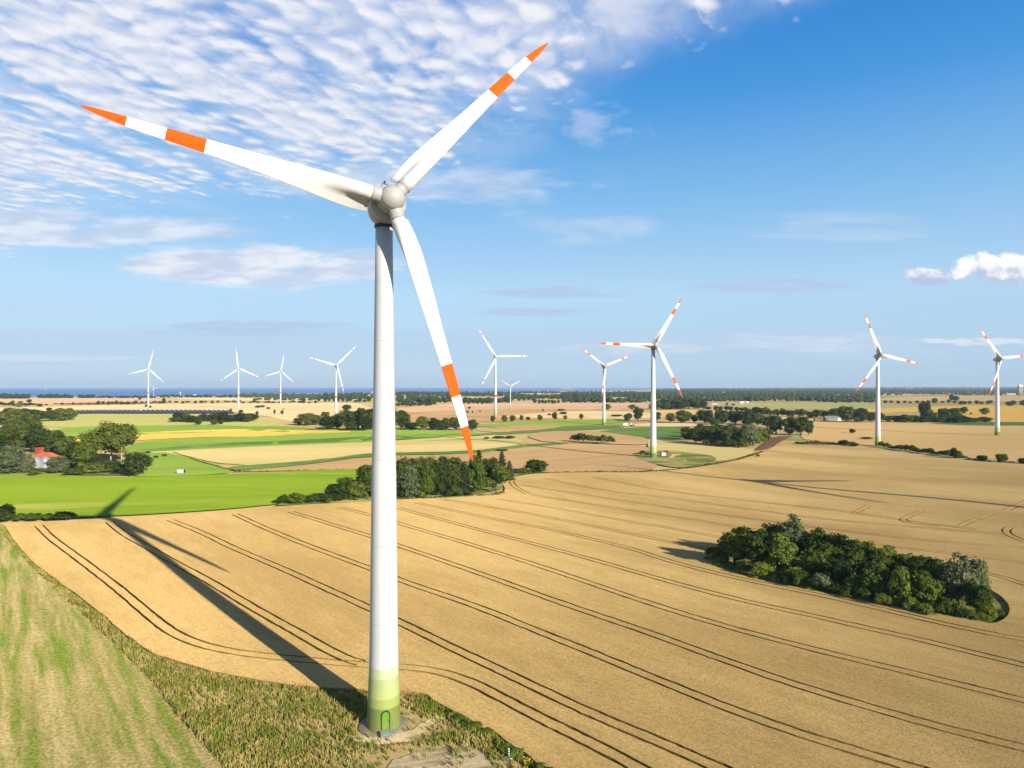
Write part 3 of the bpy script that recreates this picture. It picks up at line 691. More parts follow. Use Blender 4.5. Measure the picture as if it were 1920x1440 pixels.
# grove around px 600-900, 770-810
grove([('mid', 575, 798, 24, 36), ('mid', 560, 797, 14, 22), ('mid', 592, 797, 20, 26), ('mid', 610, 797, 26, 20), ('dark', 615, 806, 26, 36), ('mid', 632, 804, 30, 34), ('mid', 650, 805, 38, 36), ('mid', 672, 805, 42, 38), ('mid', 690, 806, 40, 36), ('dark', 685, 808, 28, 34), ('mid', 660, 808, 20, 30), ('mid', 708, 806, 42, 40), ('mid', 730, 806, 40, 36), ('mid', 752, 804, 36, 36), ('dark', 650, 770, 12, 18), ('mid', 790, 806, 26, 32), ('dark', 815, 807, 24, 30), ('mid', 838, 807, 24, 32), ('dark', 772, 807, 16, 30), ('mid', 855, 807, 26, 30), ('dark', 885, 808, 22, 28), ('mid', 828, 807, 16, 24)], 'in the long grove behind the tower', 'trees of the long grove behind the tower')
# row behind second turbine
grove([('dark', 924, 792, 13, 11), ('mid', 945, 792, 14, 14), ('dark', 961, 791, 13, 13), ('mid', 978, 789, 11, 9), ('mid', 990, 789, 8, 9), ('mid', 1012, 789, 12, 11), ('mid', 1040, 788, 16, 12), ('mid', 1060, 788, 10, 9), ('mid', 1090, 787, 12, 9), ('mid', 1137, 769, 12, 18), ('mid', 1185, 768, 10, 16), ('mid', 1178, 788, 14, 16), ('mid', 1196, 790, 28, 22), ('dark', 1176, 790, 12, 14), ('mid', 1232, 790, 18, 20), ('mid', 1256, 792, 18, 24), ('mid', 1282, 794, 26, 32), ('dark', 1302, 793, 16, 18), ('mid', 1322, 795, 27, 38), ('dark', 1354, 796, 29, 28), ('mid', 1378, 796, 27, 32), ('dark', 1402, 798, 28, 34), ('mid', 1420, 797, 24, 28), ('dark', 1340, 798, 14, 22), ('dark', 1438, 802, 22, 30), ('mid', 1455, 815, 38, 34), ('mid', 1480, 816, 37, 32), ('mid', 1502, 817, 38, 34), ('dark', 1516, 816, 28, 20), ('dark', 1030, 779, 4, 8), ('dark', 1056, 777, 5, 16), ('dark', 1155, 781, 4, 24), ('dark', 1178, 781, 4, 18)], 'in the tree row beyond the second turbine', 'trees in the row beyond the second turbine')
grove([('mid', 1290, 825, 26, 30), ('dark', 1305, 830, 30, 34), ('dark', 1325, 834, 34, 36), ('dark', 1345, 836, 36, 36), ('dark', 1365, 838, 36, 34), ('mid', 1385, 839, 36, 34), ('willow', 1400, 838, 44, 46, 'silver crowned tree at the right end of the dense grove'), ('mid', 1315, 822, 28, 34), ('mid', 1345, 824, 30, 36), ('mid', 1370, 826, 32, 36), ('mid', 1425, 832, 30, 34), ('mid', 1437, 828, 26, 26), ('dbush', 1310, 832, 14, 26), ('dbush', 1350, 838, 14, 28), ('bush', 1330, 836, 16, 30), ('dbush', 1372, 840, 16, 30), ('bush', 1395, 841, 14, 28), ('bush', 1292, 828, 14, 24), ('light', 1412, 836, 36, 34)], 'in the dense grove right of the second turbine', 'trees of the dense grove right of the second turbine')
grove([('bush', 1079, 830, 16, 24), ('bush', 1091, 831, 20, 28), ('bush', 1104, 832, 18, 26), ('bush', 1117, 832, 16, 24), ('bush', 1131, 833, 18, 28), ('bush', 1144, 833, 16, 20)], 'in the bush island on the brown field', 'bush island on the brown field')
grove([('bush', 912, 824, 5, 14), ('dbush', 935, 823, 6, 26), ('bush', 955, 823, 6, 28), ('dbush', 1205, 853, 9, 12), ('bush', 1214, 855, 7, 12), ('bush', 1248, 852, 8, 12), ('dbush', 940, 846, 4, 26), ('dbush', 1421, 858, 7, 7)], 'scattered on the fields left of the second turbine', 'scattered field bushes')
grove([(random.choice(['dbush', 'dbush', 'bush']), 1496 + i * 9.3, 834 + .2 * i, random.uniform(6, 9), 13) for i in range(12)] + [('dark', 1582, 836, 12, 20), ('dark', 1600, 838, 9, 20)]
      + [(random.choice(['dbush', 'dbush', 'bush']), 1652 + i * 8.4, 840.5 + i * 1.12, random.choice([8, 9, 10, 12, 14]), random.uniform(13, 19)) for i in range(19)]
      + [('dark', 1788, 860, 22, 12), ('dark', 1796, 861, 16, 16), ('dark', 1841, 865, 12, 19), ('dark', 1877, 868, 18, 22), ('dark', 1918, 871, 13, 18), ('dark', 1598, 813, 9, 12), ('dbush', 1625, 824, 5, 24)], 'in the low hedgerow beside the third turbine', 'low hedgerow between the golden fields')
# belts at the right
def belt(x0, y0, x1, y1, n, h, w, kinds, jy=1.0):
    return [(random.choice(kinds), x0 + (x1 - x0) * (i + random.uniform(-.3, .3)) / (n - 1), y0 + (y1 - y0) * i / (n - 1) + random.uniform(-jy, jy), h * random.uniform(.7, 1.25), w * random.uniform(.8, 1.2)) for i in range(n)]
grove(belt(1405, 777, 1560, 785, 16, 14, 18, ['far', 'mid', 'dark']) + [('dark', 1588, 792, 32, 32), ('mid', 1612, 792, 28, 32), ('willow', 1608, 792, 16, 22, 'grey leaved bush in the tree belt beside the low barn'), ('dark', 1565, 786, 22, 24), ('dark', 1633, 792, 20, 26)] + belt(1645, 791, 1812, 793, 17, 17, 24, ['dark', 'mid', 'dark'])
      + [('dark', 1733, 788, 36, 24), ('mid', 1745, 791, 24, 22), ('dark', 1768, 788, 24, 20), ('mid', 1785, 791, 26, 34), ('dark', 1790, 780, 16, 18), ('mid', 1807, 776, 14, 15), ('mid', 1846, 778, 14, 18), ('far', 1820, 777, 4, 5), ('conifer', 1653, 785, 14, 6), ('mid', 1848, 792, 11, 26), ('mid', 1830, 792, 9, 24), ('mid', 1556, 788, 12, 14), ('far', 1527, 790, 5, 4)], 'in the tree belt at the right', 'tree belt at the right')
grove(belt(1225, 768, 1318, 767, 12, 17, 22, ['dark', 'far', 'mid']) + belt(1235, 760, 1310, 760, 8, 12, 18, ['far']), 'in the dark wood behind the second turbine', 'dark wood behind the second turbine')
grove(belt(1330, 769, 1400, 772, 8, 9, 14, ['far']), 'in the thin row behind the dense grove', 'thin tree row behind the dense grove')
grove(belt(1360, 760, 1380, 760, 2, 6, 8, ['far']) + belt(1660, 757, 1790, 756, 12, 6, 9, ['far', 'fbush']) + [('far', 1785, 752, 13, 14), ('far', 1792, 753, 11, 14), ('far', 1752, 757, 11, 14)] + belt(1800, 758, 1870, 757, 8, 7, 11, ['far']) + belt(1890, 761, 1960, 761, 6, 12, 16, ['far']), 'in the far hedgerows at the right', 'far hedgerows at the right')
grove(belt(1560, 756, 1640, 756, 9, 7, 9, ['far', 'fbush']), 'in the hamlet row at the right', 'hamlet trees at the right')
# left middle distance
grove(belt(330, 792, 472, 791, 18, 15, 22, ['dark', 'mid', 'dark']) + [('dark', 371, 797, 11, 14), ('dark', 402, 797, 11, 14), ('dark', 414, 796, 9, 14), ('fbush', 325, 791, 5, 8)], 'in the small wood below the solar farm', 'small wood below the solar farm')
grove([('far', 433, 772, 6, 7), ('far', 452, 774, 6, 12), ('far', 482, 778, 8, 8), ('far', 515, 777, 10, 6), ('far', 529, 777, 8, 8), ('far', 483, 765, 5, 14), ('far', 492, 764, 5, 12), ('far', 503, 767, 4, 10), ('far', 274, 764, 6, 6), ('far', 282, 765, 5, 6), ('fbush', 420, 775, 3, 14)], 'scattered over the straw field', 'trees scattered over the straw field')
grove(belt(2, 763, 75, 762, 9, 9, 12, ['far', 'fbush']) + [('willow', 36, 764, 10, 12, 'pale willow in the tree row near the sea at the left'), ('far', 24, 760, 10, 9), ('far', 55, 755, 7, 12)] + belt(90, 760, 180, 759, 8, 4, 8, ['fbush', 'far']) + belt(185, 759, 250, 759, 9, 7, 9, ['far']) + belt(255, 756, 420, 756, 16, 5, 9, ['far', 'fbush']) + [('far', 307, 757, 12, 9), ('far', 262, 751, 9, 7)] + belt(430, 756, 590, 756, 18, 5, 9, ['far', 'fbush']) + [('far', 569, 755, 10, 10)], 'in the hedgerow along the far left fields', 'hedgerow along the far left fields')
grove(belt(1003, 757, 1048, 757, 8, 8, 9, ['far']) + [('far', 880, 767, 5, 8), ('far', 877, 775, 6, 5), ('far', 886, 775, 5, 4), ('far', 900, 773, 4, 4), ('far', 1018, 772, 6, 5), ('fbush', 1053, 771, 5, 16)], 'on the stubble right of the tower', 'trees on the stubble right of the tower')
grove(belt(748, 762, 812, 760, 10, 9, 14, ['far']) + belt(752, 755, 830, 752, 9, 8, 12, ['far']) + belt(600, 753, 690, 754, 12, 7, 10, ['far']), 'in the far woods either side of the tower', 'wood edge either side of the tower')
grove(belt(868, 757, 930, 757, 8, 8, 11, ['far']) + belt(935, 752, 1000, 751, 8, 6, 9, ['far']), 'in the wood edge behind the red ringed turbine', 'wood edge behind the red ringed turbine')

# far woods: masses of crowns nobody could count
def woods(name, zones, label, seed, thr=-.08):
    random.seed(seed); b = MB()
    for (x0, x1, y0, y1, dens, hh) in zones:
        y = y0
        while y <= y1:
            D = CAMH * F / (y - HOR); wpx = 13 * F / D
            step = max(1.7, wpx * .75) / dens
            x = x0
            while x < x1:
                q = P(x + random.uniform(-.5, .5) * step, y + random.uniform(-.3, .3))
                g = MN.noise(Vector((q.x / 260, q.y / 500, seed)))
                if g > thr and q.y < 22000:
                    r = random.uniform(5, 10) * max(1, q.y / 5200) ** .6; h = hh * random.uniform(.5, 1.05)
                    blob(b, (q.x, q.y, q.z + h * .52), r, n=6, m=4, sq=h / r * .55, seed=x)
                    for k in range(9 if q.y < 4500 else 3):
                        d = Vector((random.gauss(0, 1), -abs(random.gauss(0, 1)), random.gauss(.3, 1))).normalized()
                        leafquad(b, Vector((q.x + d.x * r, q.y + d.y * r, q.z + h * .55 + d.z * h * .5)), d + Vector((random.uniform(-.6, .6), 0, random.uniform(-.2, .8))), 1.6)
                x += step * random.uniform(.7, 1.3)
            y += max(.45, (y - HOR) * .055)
    o = b.build(name, M['leaf_far'])
    return tag(o, label, 'woods', kind='stuff')
woods('far_woods', [(1225, 1500, 729.2, 748, 1, 14), (1500, 1660, 729.2, 737, 1, 14), (1500, 1650, 737, 753, .8, 13), (1400, 1640, 748, 755, .8, 13), (1225, 1440, 747, 757, .8, 13), (1640, 2100, 728.5, 737, 1.0, 14), (1640, 2000, 737.5, 741, .5, 10)], 'broad dark woodland reaching the horizon at the right', 3)
woods('far_woods', [(745, 1225, 737.5, 744, 1, 14), (600, 700, 741, 750, .9, 13), (745, 835, 745, 756, .9, 13), (840, 960, 744, 756, .8, 13), (960, 1225, 743.5, 749, .9, 13), (1060, 1225, 749, 755, .9, 13)], 'dark coastal woodland behind the tower and right of it', 4)
woods('far_woods', [(445, 600, 741.5, 747, .8, 12), (480, 600, 748, 752, .4, 9)], 'low coastal woodland left of the tower', 5, -.4)
woods('far_woods', [(-60, 54, 745, 747.5, 1.3, 15), (75, 134, 745, 747, 1.3, 13), (148, 176, 745, 746.6, 1.2, 11), (185, 290, 745, 746.4, .8, 7), (300, 445, 743, 745.5, .6, 8)], 'low dark woods along the shore at the left', 6, -.6)
random.seed(5)

# field edge hedges that read as one line
def hedge_line(px, label, w=1.6, h=1.6, leaf='leaf_mid', name='hedge'):
    pts = resample([P(*q) for q in px], closed=False); b = MB()
    dense = []
    for a, c in zip(pts, pts[1:]):
        n = max(1, int((c - a).length / (w * .7)))
        dense += [a.lerp(c, i / n) for i in range(n)]
    o = dense[0]; oz = terr(o.x, o.y)
    for p in dense:
        z = terr(p.x, p.y) - oz; r = w * .5 * random.uniform(.6, 1.2)
        hh = h * random.uniform(.5, 1.2)
        blob(b, (p.x - o.x, p.y - o.y, z + hh * .4), r, n=6, m=4, sq=hh / w, seed=p.x)
        for k in range(8):
            d = Vector((random.gauss(0, 1), random.gauss(0, 1), abs(random.gauss(0, 1)))).normalized()
            leafquad(b, Vector((p.x - o.x, p.y - o.y, z + hh * .4)) + Vector((d.x * r, d.y * r, d.z * hh * .6)), d + Vector((0, 0, .3)), .22 * w ** .5)
    return tag(b.build(name, M[leaf], None, (o.x, o.y, oz)), label, 'hedge')
hedge_line([(325, 849), (352, 858), (385, 870), (420, 880), (452, 886)], 'thin hedge line between the cattle pasture and the tan meadow', .9, .9, 'leaf_dark')
hedge_line([(960, 894), (1010, 888.5), (1100, 886.5), (1200, 887), (1290, 879.5), (1380, 864), (1430, 848)], 'low green hedge along the far edge of the wheat field', 3.2, 1.0, 'leaf_light')
hedge_line([(1810, 863), (1860, 868), (1925, 872)], 'thin low hedge linking the last bushes at the right edge', 1.6, 1.3, 'leaf_dark')
hedge_line([(440, 886), (560, 883.5), (690, 881.5)], 'straw coloured hedge strip above the bright green field', 2.0, .9, 'leaf_yellow')
hedge_line([(745, 939), (830, 935.5), (930, 930), (946, 925)], 'low grass hedge at the front of the middle copse', 2.0, 1.2, 'leaf_mid')
tag(hedge_line([(845, 1342), (892, 1368), (933, 1391), (965, 1415), (996, 1434), (1030, 1458), (1090, 1503)], 'green weeds growing along the near edge of the wheat', 2.2, .8, 'leaf_light', 'weed_strip'), 'green weeds growing along the near edge of the wheat', 'weeds')
hedge_line([(1340, 1063), (1415, 1088), (1500, 1106), (1569, 1119), (1638, 1133), (1707, 1147), (1775, 1157), (1840, 1170)], 'low green undergrowth along the front of the wheat field copse', 1.9, 1.0, 'leaf_light')

# ------------------------------------------------------------------ wind turbines
def airfoil(n=14):
    """closed section, leading edge at x=0, trailing edge at x=-1, thickness 1 (front y<0)"""
    pts = []
    for i in range(n + 1):
        t = i / n; x = .5 - .5 * cos(pi * t); y = 2.6 * (.2969 * sqrt(x) - .126 * x - .3516 * x * x + .2843 * x ** 3 - .1036 * x ** 4) / .52
        pts.append((-x, -y * .62))
    for i in range(n - 1, 0, -1):
        t = i / n; x = .5 - .5 * cos(pi * t); y = 2.6 * (.2969 * sqrt(x) - .126 * x - .3516 * x * x + .2843 * x ** 3 - .1036 * x ** 4) / .52
        pts.append((-x, y * .38))
    return pts
def lerp_tab(tab, r):
    for (a, *A), (c, *C) in zip(tab, tab[1:]):
        if r <= c:
            t = (r - a) / (c - a); return [p + (q - p) * t for p, q in zip(A, C)]
    return tab[-1][1:]
def blade_mesh(R, r0, tab, bands, cone, mats):
    """tab rows: r/R, leading edge x, chord, thickness, twist(deg)"""
    af = airfoil(); n = len(af); b = MB()
    rs = sorted(set([r0 + (R - r0) * (i / 46) ** 1.0 for i in range(47)] + [x for x, _ in bands] + [R * .985, R * .992, R * .997]))
    rs = [r for r in rs if r >= r0]
    rings = []
    for r in rs:
        le, c, th, tw = lerp_tab(tab, r / R); tw = RD(tw); ring = []
        kr = 1 - sstep(.10, .27, r / R)
        for x, y in af:
            X = le + x * c; Y = y * th
            if kr > 0:      # a round root tube along the leading edge with a thin trailing panel
                q = -x * c; ra = min(.86, c * .5)
                half = max(sqrt(max(0, ra * ra - (q - ra) ** 2)) if q < 2 * ra else 0, .10 * (1 + x))
                Y = Y * (1 - kr) + (half if y > 0 else -half) * kr
            xr = X * cos(tw) - Y * sin(tw); yr = X * sin(tw) + Y * cos(tw)
            ring.append((xr, yr + r * math.tan(cone) * (.35 + .65 * r / R), r))
        rings.append(ring)
    for ring in rings: b.v += ring
    for i in range(len(rs) - 1):
        mid = (rs[i] + rs[i + 1]) / 2; mi = 0
        for x, m in bands:
            if mid > x: mi = m
        for k in range(n):
            k2 = (k + 1) % n; b.f.append((i * n + k, i * n + k2, (i + 1) * n + k2, (i + 1) * n + k)); b.m.append(mi); b.sm.append(True)
    b.f.append(tuple(range(n))[::-1]); b.m.append(0); b.sm.append(False)
    L = (len(rs) - 1) * n; b.f.append(tuple(L + k for k in range(n))); b.m.append(2); b.sm.append(False)
    return b.mesh('blade', mats)
Rt = 33.0
TAB = [(.0, .87, 3.35, 1.3, -46), (.075, .87, 3.35, 1.15, -44), (.13, .86, 3.35, .95, -37), (.2, .82, 3.1, .75, -28), (.3, .72, 2.62, .58, -20), (.45, .56, 2.0, .42, -12), (.6, .44, 1.62, .32, -8), (.75, .36, 1.33, .24, -5), (.86, .31, 1.1, .18, -3), (.93, .28, .78, .13, -2), (.97, .24, .50, .09, -2), (.99, .17, .27, .06, -2), (1., .10, .08, .03, -2)]
E_BLADE = blade_mesh(Rt, 2.35, TAB, [(2.35, 0), (20.7, 1), (24.7, 0), (28.6, 1), (32.6, 2)], RD(2.8), [M['white'], M['orange_paint'], M['red_paint']])
b = MB()
b.lathe([(.90, .9), (.86, 1.7), (.85, 2.12), (.90, 2.15), (.90, 2.40)], 28)
E_COLLAR = b.mesh('blade_collar', M['grey_paint'])
AX = Matrix.Rotation(RD(90), 4, 'X')       # z-lathe -> along -y ; z axis maps to -y... used with (r, -y)
b = MB(); 
sph = [(1.56 * sin(RD(t)), .12 + 1.60 * cos(RD(t))) for t in (0.05, 10, 20, 30, 40, 50, 60, 66)]
b.lathe(sph + [(sph[-1][0] - .03, sph[-1][1] - .03), (sph[-1][0] + .03, sph[-1][1] - .07)] + [(1.60 * sin(RD(t)), .06 + 1.60 * cos(RD(t))) for t in (72, 78, 84, 90)] + [(1.60, -.5), (1.55, -1.1), (1.5, -1.25)], 40, M=AX)
E_HUB = b.mesh('hub', M['grey_paint'])
b = MB(); b.lathe([(1.45, -1.2), (1.85, -1.25), (2.12, -1.45), (2.22, -1.8), (2.22, -2.35), (2.17, -2.38), (2.17, -2.44), (2.2, -2.47), (2.12, -3.1), (2.0, -4.2), (1.65, -5.6), (1.2, -6.7), (.6, -7.5), (.001, -7.75)], 40, M=AX)
E_NAC = b.mesh('nacelle', M['grey_paint'])
b = MB(); b.tube([(-.45, 3.3, 2.0), (-.45, 3.3, 2.75), (-.35, 3.3, 2.95), (.25, 3.3, 2.95), (.35, 3.3, 2.75), (.35, 3.3, 2.0)], .05, 6); b.tube([(-.05, 3.3, 2.95), (-.05, 3.3, 3.2)], .05, 6); b.lathe([(.001, 3.1), (.14, 3.12), (.14, 3.3), (.001, 3.36)], 8, M=Matrix.Translation((-.05, 3.3, 0)))
E_MAST = b.mesh('wind_sensor', M['dark_metal'])
HZ = 64.2
prof = [(2.06, -.1), (2.06, .3), (1.98, 2.87), (1.93, 4.0), (1.885, 5.2), (1.845, 6.4), (1.80, 7.6), (1.75, 10), (1.69, 15), (1.64, 20), (1.575, 25), (1.47, 32.9), (1.455, 33.0), (1.33, 40), (1.225, 47.6), (1.13, 55), (1.055, 61.6)]
b = MB(); b.lathe(prof[:2] + [(r - .0, z) for r, z in prof[2:]], 56, mis=[4, 4, 3, 2, 1, 0] + [5] * 10)
# welded flange seams standing a few mm proud
for z, r in ((13.0, 1.724), (22.5, 1.615), (33.0, 1.463), (47.6, 1.233)): b.lathe([(r, z - .05), (r + .008, z - .04), (r + .008, z + .04), (r, z + .05)], 56, 5)
E_TOWER = b.mesh('tower', [M['band%d' % i] for i in range(5)] + [M['tower_white']])
b = MB(); b.lathe([(1.05, 61.55), (1.19, 61.6), (1.21, 61.9), (1.14, 61.95)], 40, 0); E_RING = b.mesh('yaw_ring', M['dark_metal'])
b = MB(); b.lathe([(1.13, 61.92), (1.16, 62.2), (1.35, 62.8), (1.4, 63.4)], 40); E_NECK = b.mesh('nacelle_neck', M['grey_paint'])
b = MB(); b.lathe([(3.1, -.4), (3.1, .10), (3.04, .14), (2.0, .2)], 48); E_BASE = b.mesh('foundation', M['concrete'])
# door in the flared base
def arch(w, h, n=10):
    pts = [(-w / 2, 0), (w / 2, 0)]
    for i in range(n + 1):
        a = pi * i / n; pts.append((w / 2 * cos(a), h - w / 2 + w / 2 * sin(a)))
    return pts
def prism(b, pts, y0, y1, mi, Mx):
    n = len(pts); vs = [(x, y0, z) for x, z in pts] + [(x, y1, z) for x, z in pts]
    fs = [tuple(range(n)), tuple(range(2 * n - 1, n - 1, -1))] + [(i, i + n, (i + 1) % n + n, (i + 1) % n) for i in range(n)]
    b.add(vs, fs, mi, False, Mx)
DA = RD(17)
DM = Matrix.Rotation(DA, 4, 'Z') @ Matrix.Translation((0, -2.0, .5))
def door_parts():
    b = MB(); o = arch(1.08, 2.27); i_ = arch(.90, 2.12)
    n = len(o)
    vs = [(x, -.09, z) for x, z in o] + [(x, -.09, z + .0) for x, z in i_] + [(x, .25, z) for x, z in o] + [(x, .0, z) for x, z in i_]
    fs = []
    for k in range(1, n):
        k2 = (k + 1) % n
        fs += [(k, k2, n + k2, n + k), (k, 2 * n + k, 2 * n + k2, k2), (n + k, n + k2, 3 * n + k2, 3 * n + k)]
    b.add(vs, fs, 0, False, DM); fr = b.mesh('door_frame', M['door_dark'])
    b = MB(); prism(b, arch(.90, 2.12), -.02, .04, 0, DM); dl = b.mesh('door', M['door'])
    b = MB(); b.box((.33, -.05, 1.0), (.05, .05, .22), 0, DM); hd = b.mesh('handle', M['dark_metal'])
    b = MB()
    T = lambda p: tuple(DM @ Vector(p))
    b.box((0.0, -.95, -.02), (1.5, 1.1, .07), 0, DM); b.box((0, -1.45, -.16), (1.5, .3, .05), 0, DM)
    for x in (-.68, .68):
        for y in (-.5, -1.4): b.box((x, y, -.2), (.08, .08, .34), 0, DM)
    st = b.mesh('door_step', M['galv'])
    b = MB(); b.tube([T((.72, -.45, 0)), T((.72, -.45, 1.0)), T((.72, -1.45, .9)), T((.72, -1.45, -.1))], .03, 6); b.tube([T((.72, -.45, .5)), T((.72, -1.45, .42))], .022, 6)
    hr = b.mesh('handrail', M['galv'])
    return fr, dl, hd, st, hr
D_FR, D_DL, D_HD, D_ST, D_HR = door_parts()
def place(name, me, parent, mat): 
    o = link(name, me, parent); o.matrix_local = mat; return o
def turbine_e(x, y, yaw, phase, label, door=False, group=None, scale=1.0, name='wind_turbine'):
    z = terr(x, y)
    t = empty(name, (x, y, z)); t.scale = (scale,) * 3
    tag(t, label, 'wind turbine', group)
    tw = link('tower', E_TOWER, t); link('yaw_ring', E_RING, tw)
    link('foundation', E_BASE, t)
    Rz = Matrix.Rotation(yaw, 4, 'Z')
    hub = Matrix.Translation((0, 0, HZ)) @ Rz @ Matrix.Translation((0, -4.0, 0)) @ Matrix.Rotation(RD(-4), 4, 'X')
    nc = place('nacelle', E_NAC, t, hub)
    nk = link('nacelle_neck', E_NECK, t)
    ms = place('wind_sensor', E_MAST, nc, Matrix.Identity(4))
    place('hub', E_HUB, t, hub)
    for k in range(3):
        bl = place('blade', E_BLADE, t, hub @ Matrix.Rotation(phase + k * 2 * pi / 3, 4, 'Y'))
        link('blade_collar', E_COLLAR, bl)
    if door:
        d = link('door', D_DL, t); link('handle', D_HD, d); link('door_frame', D_FR, t)
        link('door_step', D_ST, t); link('handrail', D_HR, t)
    return t
def fromhub(hx, hy, D): return (hx - CX) / F * D
turbine_e(-15.85, 87.83, RD(22.97), RD(42.24), 'huge white wind turbine with orange striped blades, nearest the camera', True, 'white turbines with orange striped blades')
def te(hx, D, yaw, ph, label):
    # hub centre sits 4 m ahead of the tower axis
    y = D + 4 * cos(RD(yaw)); x = (hx - CX) / F * D - 4 * sin(RD(yaw))
    return turbine_e(x, y, RD(yaw), RD(ph), label, True, 'white turbines with orange striped blades')
te(1229.5, 400, 9, 32, 'orange striped wind turbine on the scrub patch before the dense grove')
te(1653.5, 500, 12, -20, 'orange striped wind turbine rising behind the low hedgerow')
te(1878, 592, 14, -36, 'orange striped wind turbine at the right edge, one blade cut by the frame')
te(1135, 772, 14, -52, 'orange striped wind turbine with one blade hanging down before its tower')
turbine_e(219, 182, RD(22), RD(101), 'orange striped wind turbine beyond the right edge, throwing the long shadow', True, 'white turbines with orange striped blades')

# slender turbines with red marks
Rs = 43.0
TAB2 = [(.0, .75, 1.5, 1.4, -10), (.05, .75, 1.5, 1.3, -12), (.14, .9, 3.0, .8, -16), (.22, .85, 2.85, .6, -14), (.4, .62, 2.2, .42, -9), (.6, .45, 1.6, .3, -5), (.8, .33, 1.2, .2, -3), (.93, .25, .85, .12, -2), (.985, .18, .45, .07, -2), (1., .1, .1, .03, -2)]
S_BLADE = blade_mesh(Rs, 1.6, TAB2, [(1.6, 0), (33.2, 1), (36.0, 0), (40.0, 1), (42.2, 2)], RD(2.2), [M['white'], M['red_paint'], M['white']])
P_BLADE = blade_mesh(Rs, 1.6, TAB2, [(1.6, 0)], RD(2.2), [M['white'], M['red_paint'], M['white']])
b = MB(); b.lathe([(.001, 2.0), (.6, 1.85), (1.15, 1.4), (1.5, .6), (1.55, -.6), (1.5, -1.0)], 24, M=AX); S_HUB = b.mesh('hub', M['white'])
b = MB()
vs = []; secs = [(1.0, 1.3), (1.6, 1.65), (8.2, 1.6), (9.6, 1.25)]
for y, r in secs:
    for x, z in ((-1, -.85), (-.85, -1), (.85, -1), (1, -.85), (1, .9), (.85, 1.05), (-.85, 1.05), (-1, .9)): vs.append((x * r, y, z * r))
fs = [tuple(range(7, -1, -1))[::-1], tuple(range(24, 32))[::-1]] + [(i * 8 + k, (i + 1) * 8 + k, (i + 1) * 8 + (k + 1) % 8, i * 8 + (k + 1) % 8) for i in range(3) for k in range(8)]
b.add(vs, fs, 0, False); b.box((0, 8.2, 2.2), (.9, .12, .9), 0)
S_NAC = b.mesh('nacelle', M['white'])
b = MB(); b.box((0, 5.8, 1.86), (2.4, 2.6, .3), 0, taper=.85); S_COOL = b.mesh('cooling_hood', M['dark_metal'])
def s_tower(ring, green):
    b = MB(); H = 78.0; zs = [0, 3, 6, 9, 12, 20]
    if ring: zs += [ring * H - 1.3, ring * H + 1.3]
    zs += [35, 50, 65, H]; zs = sorted(set(zs))
    prof = [(2.15 - 1.0 * z / H, z) for z in zs]; prof[0] = (2.15, -.3)
    mis = []
    for a, c in zip(zs, zs[1:]):
        m = (a + c) / 2
        mis.append(1 if ring and abs(m - ring * H) < 1.2 else (2 if green and m < 6 else (3 if green and m < 12 else 0)))
    b.lathe(prof, 24, mis=mis)
    return b.mesh('tower', [M['tower_white'], M['red_paint'], M['band3'], M['band1']])
S_T1 = s_tower(.35, False); S_T2 = s_tower(.37, True); S_T3 = s_tower(None, True)
def turbine_s(bx, by, hy, yaw, ph, rr, label, tm=S_T1, bm=S_BLADE, group='slender turbines with red marks'):
    p = P(bx, by); D = p.y; H = CAMH + (HOR - hy) / F * D - p.z; s = H / 79.5
    t = empty('wind_turbine', p); t.scale = (s, s, s); tag(t, label, 'wind turbine', group)
    link('tower', tm, t)
    Rz = Matrix.Rotation(RD(yaw), 4, 'Z')
    hub = Matrix.Translation((0, 0, 79.5)) @ Rz @ Matrix.Translation((0, -4.2, 0)) @ Matrix.Rotation(RD(-4), 4, 'X')
    nc = place('nacelle', S_NAC, t, hub); link('cooling_hood', S_COOL, nc)
    place('hub', S_HUB, t, hub)
    k = rr / s / Rs
    for i in range(3): place('blade', bm, t, hub @ Matrix.Rotation(RD(ph) + i * 2 * pi / 3, 4, 'Y') @ Matrix.Diagonal((1, 1, k, 1)))
turbine_s(929, 784, 669, 14, -32, 43.5, 'slender wind turbine with a red tower ring and green foot', S_T2)
turbine_s(630, 775, 685, 30, 46, 44.5, 'red ringed wind turbine with a blade hanging right, behind the long grove')
turbine_s(447, 767, 691, 20, -6, 40, 'red ringed wind turbine with one blade straight up, behind the small wood')
turbine_s(526, 757, 696, 28, 12, 42, 'red ringed wind turbine farther off between two larger ones, left of the tower')
turbine_s(278, 760, 692, 30, 14, 43, 'leftmost red ringed wind turbine, behind the solar farm')
turbine_s(957, 767, 724, 14, -58, 21.4, 'small plain white wind turbine beside the one with green foot', S_T3, P_BLADE, None)
turbine_s(288, 745, 728, 26, -28, 15, 'tiny white wind turbine by the sea beside the leftmost large one', S_T3, P_BLADE, None)
turbine_s(707, 764, 727, 20, -12, 24, 'white wind turbine mostly hidden behind the huge tower', S_T3, P_BLADE, None)
turbine_s(1068, 737, 727.2, 20, 5, 24, 'tiny white wind turbine on the coast, right one of a pair', S_T3, P_BLADE, None)
turbine_s(1057, 737, 729, 20, -40, 20, 'tiny white wind turbine on the coast, left one of a pair', S_T3, P_BLADE, None)

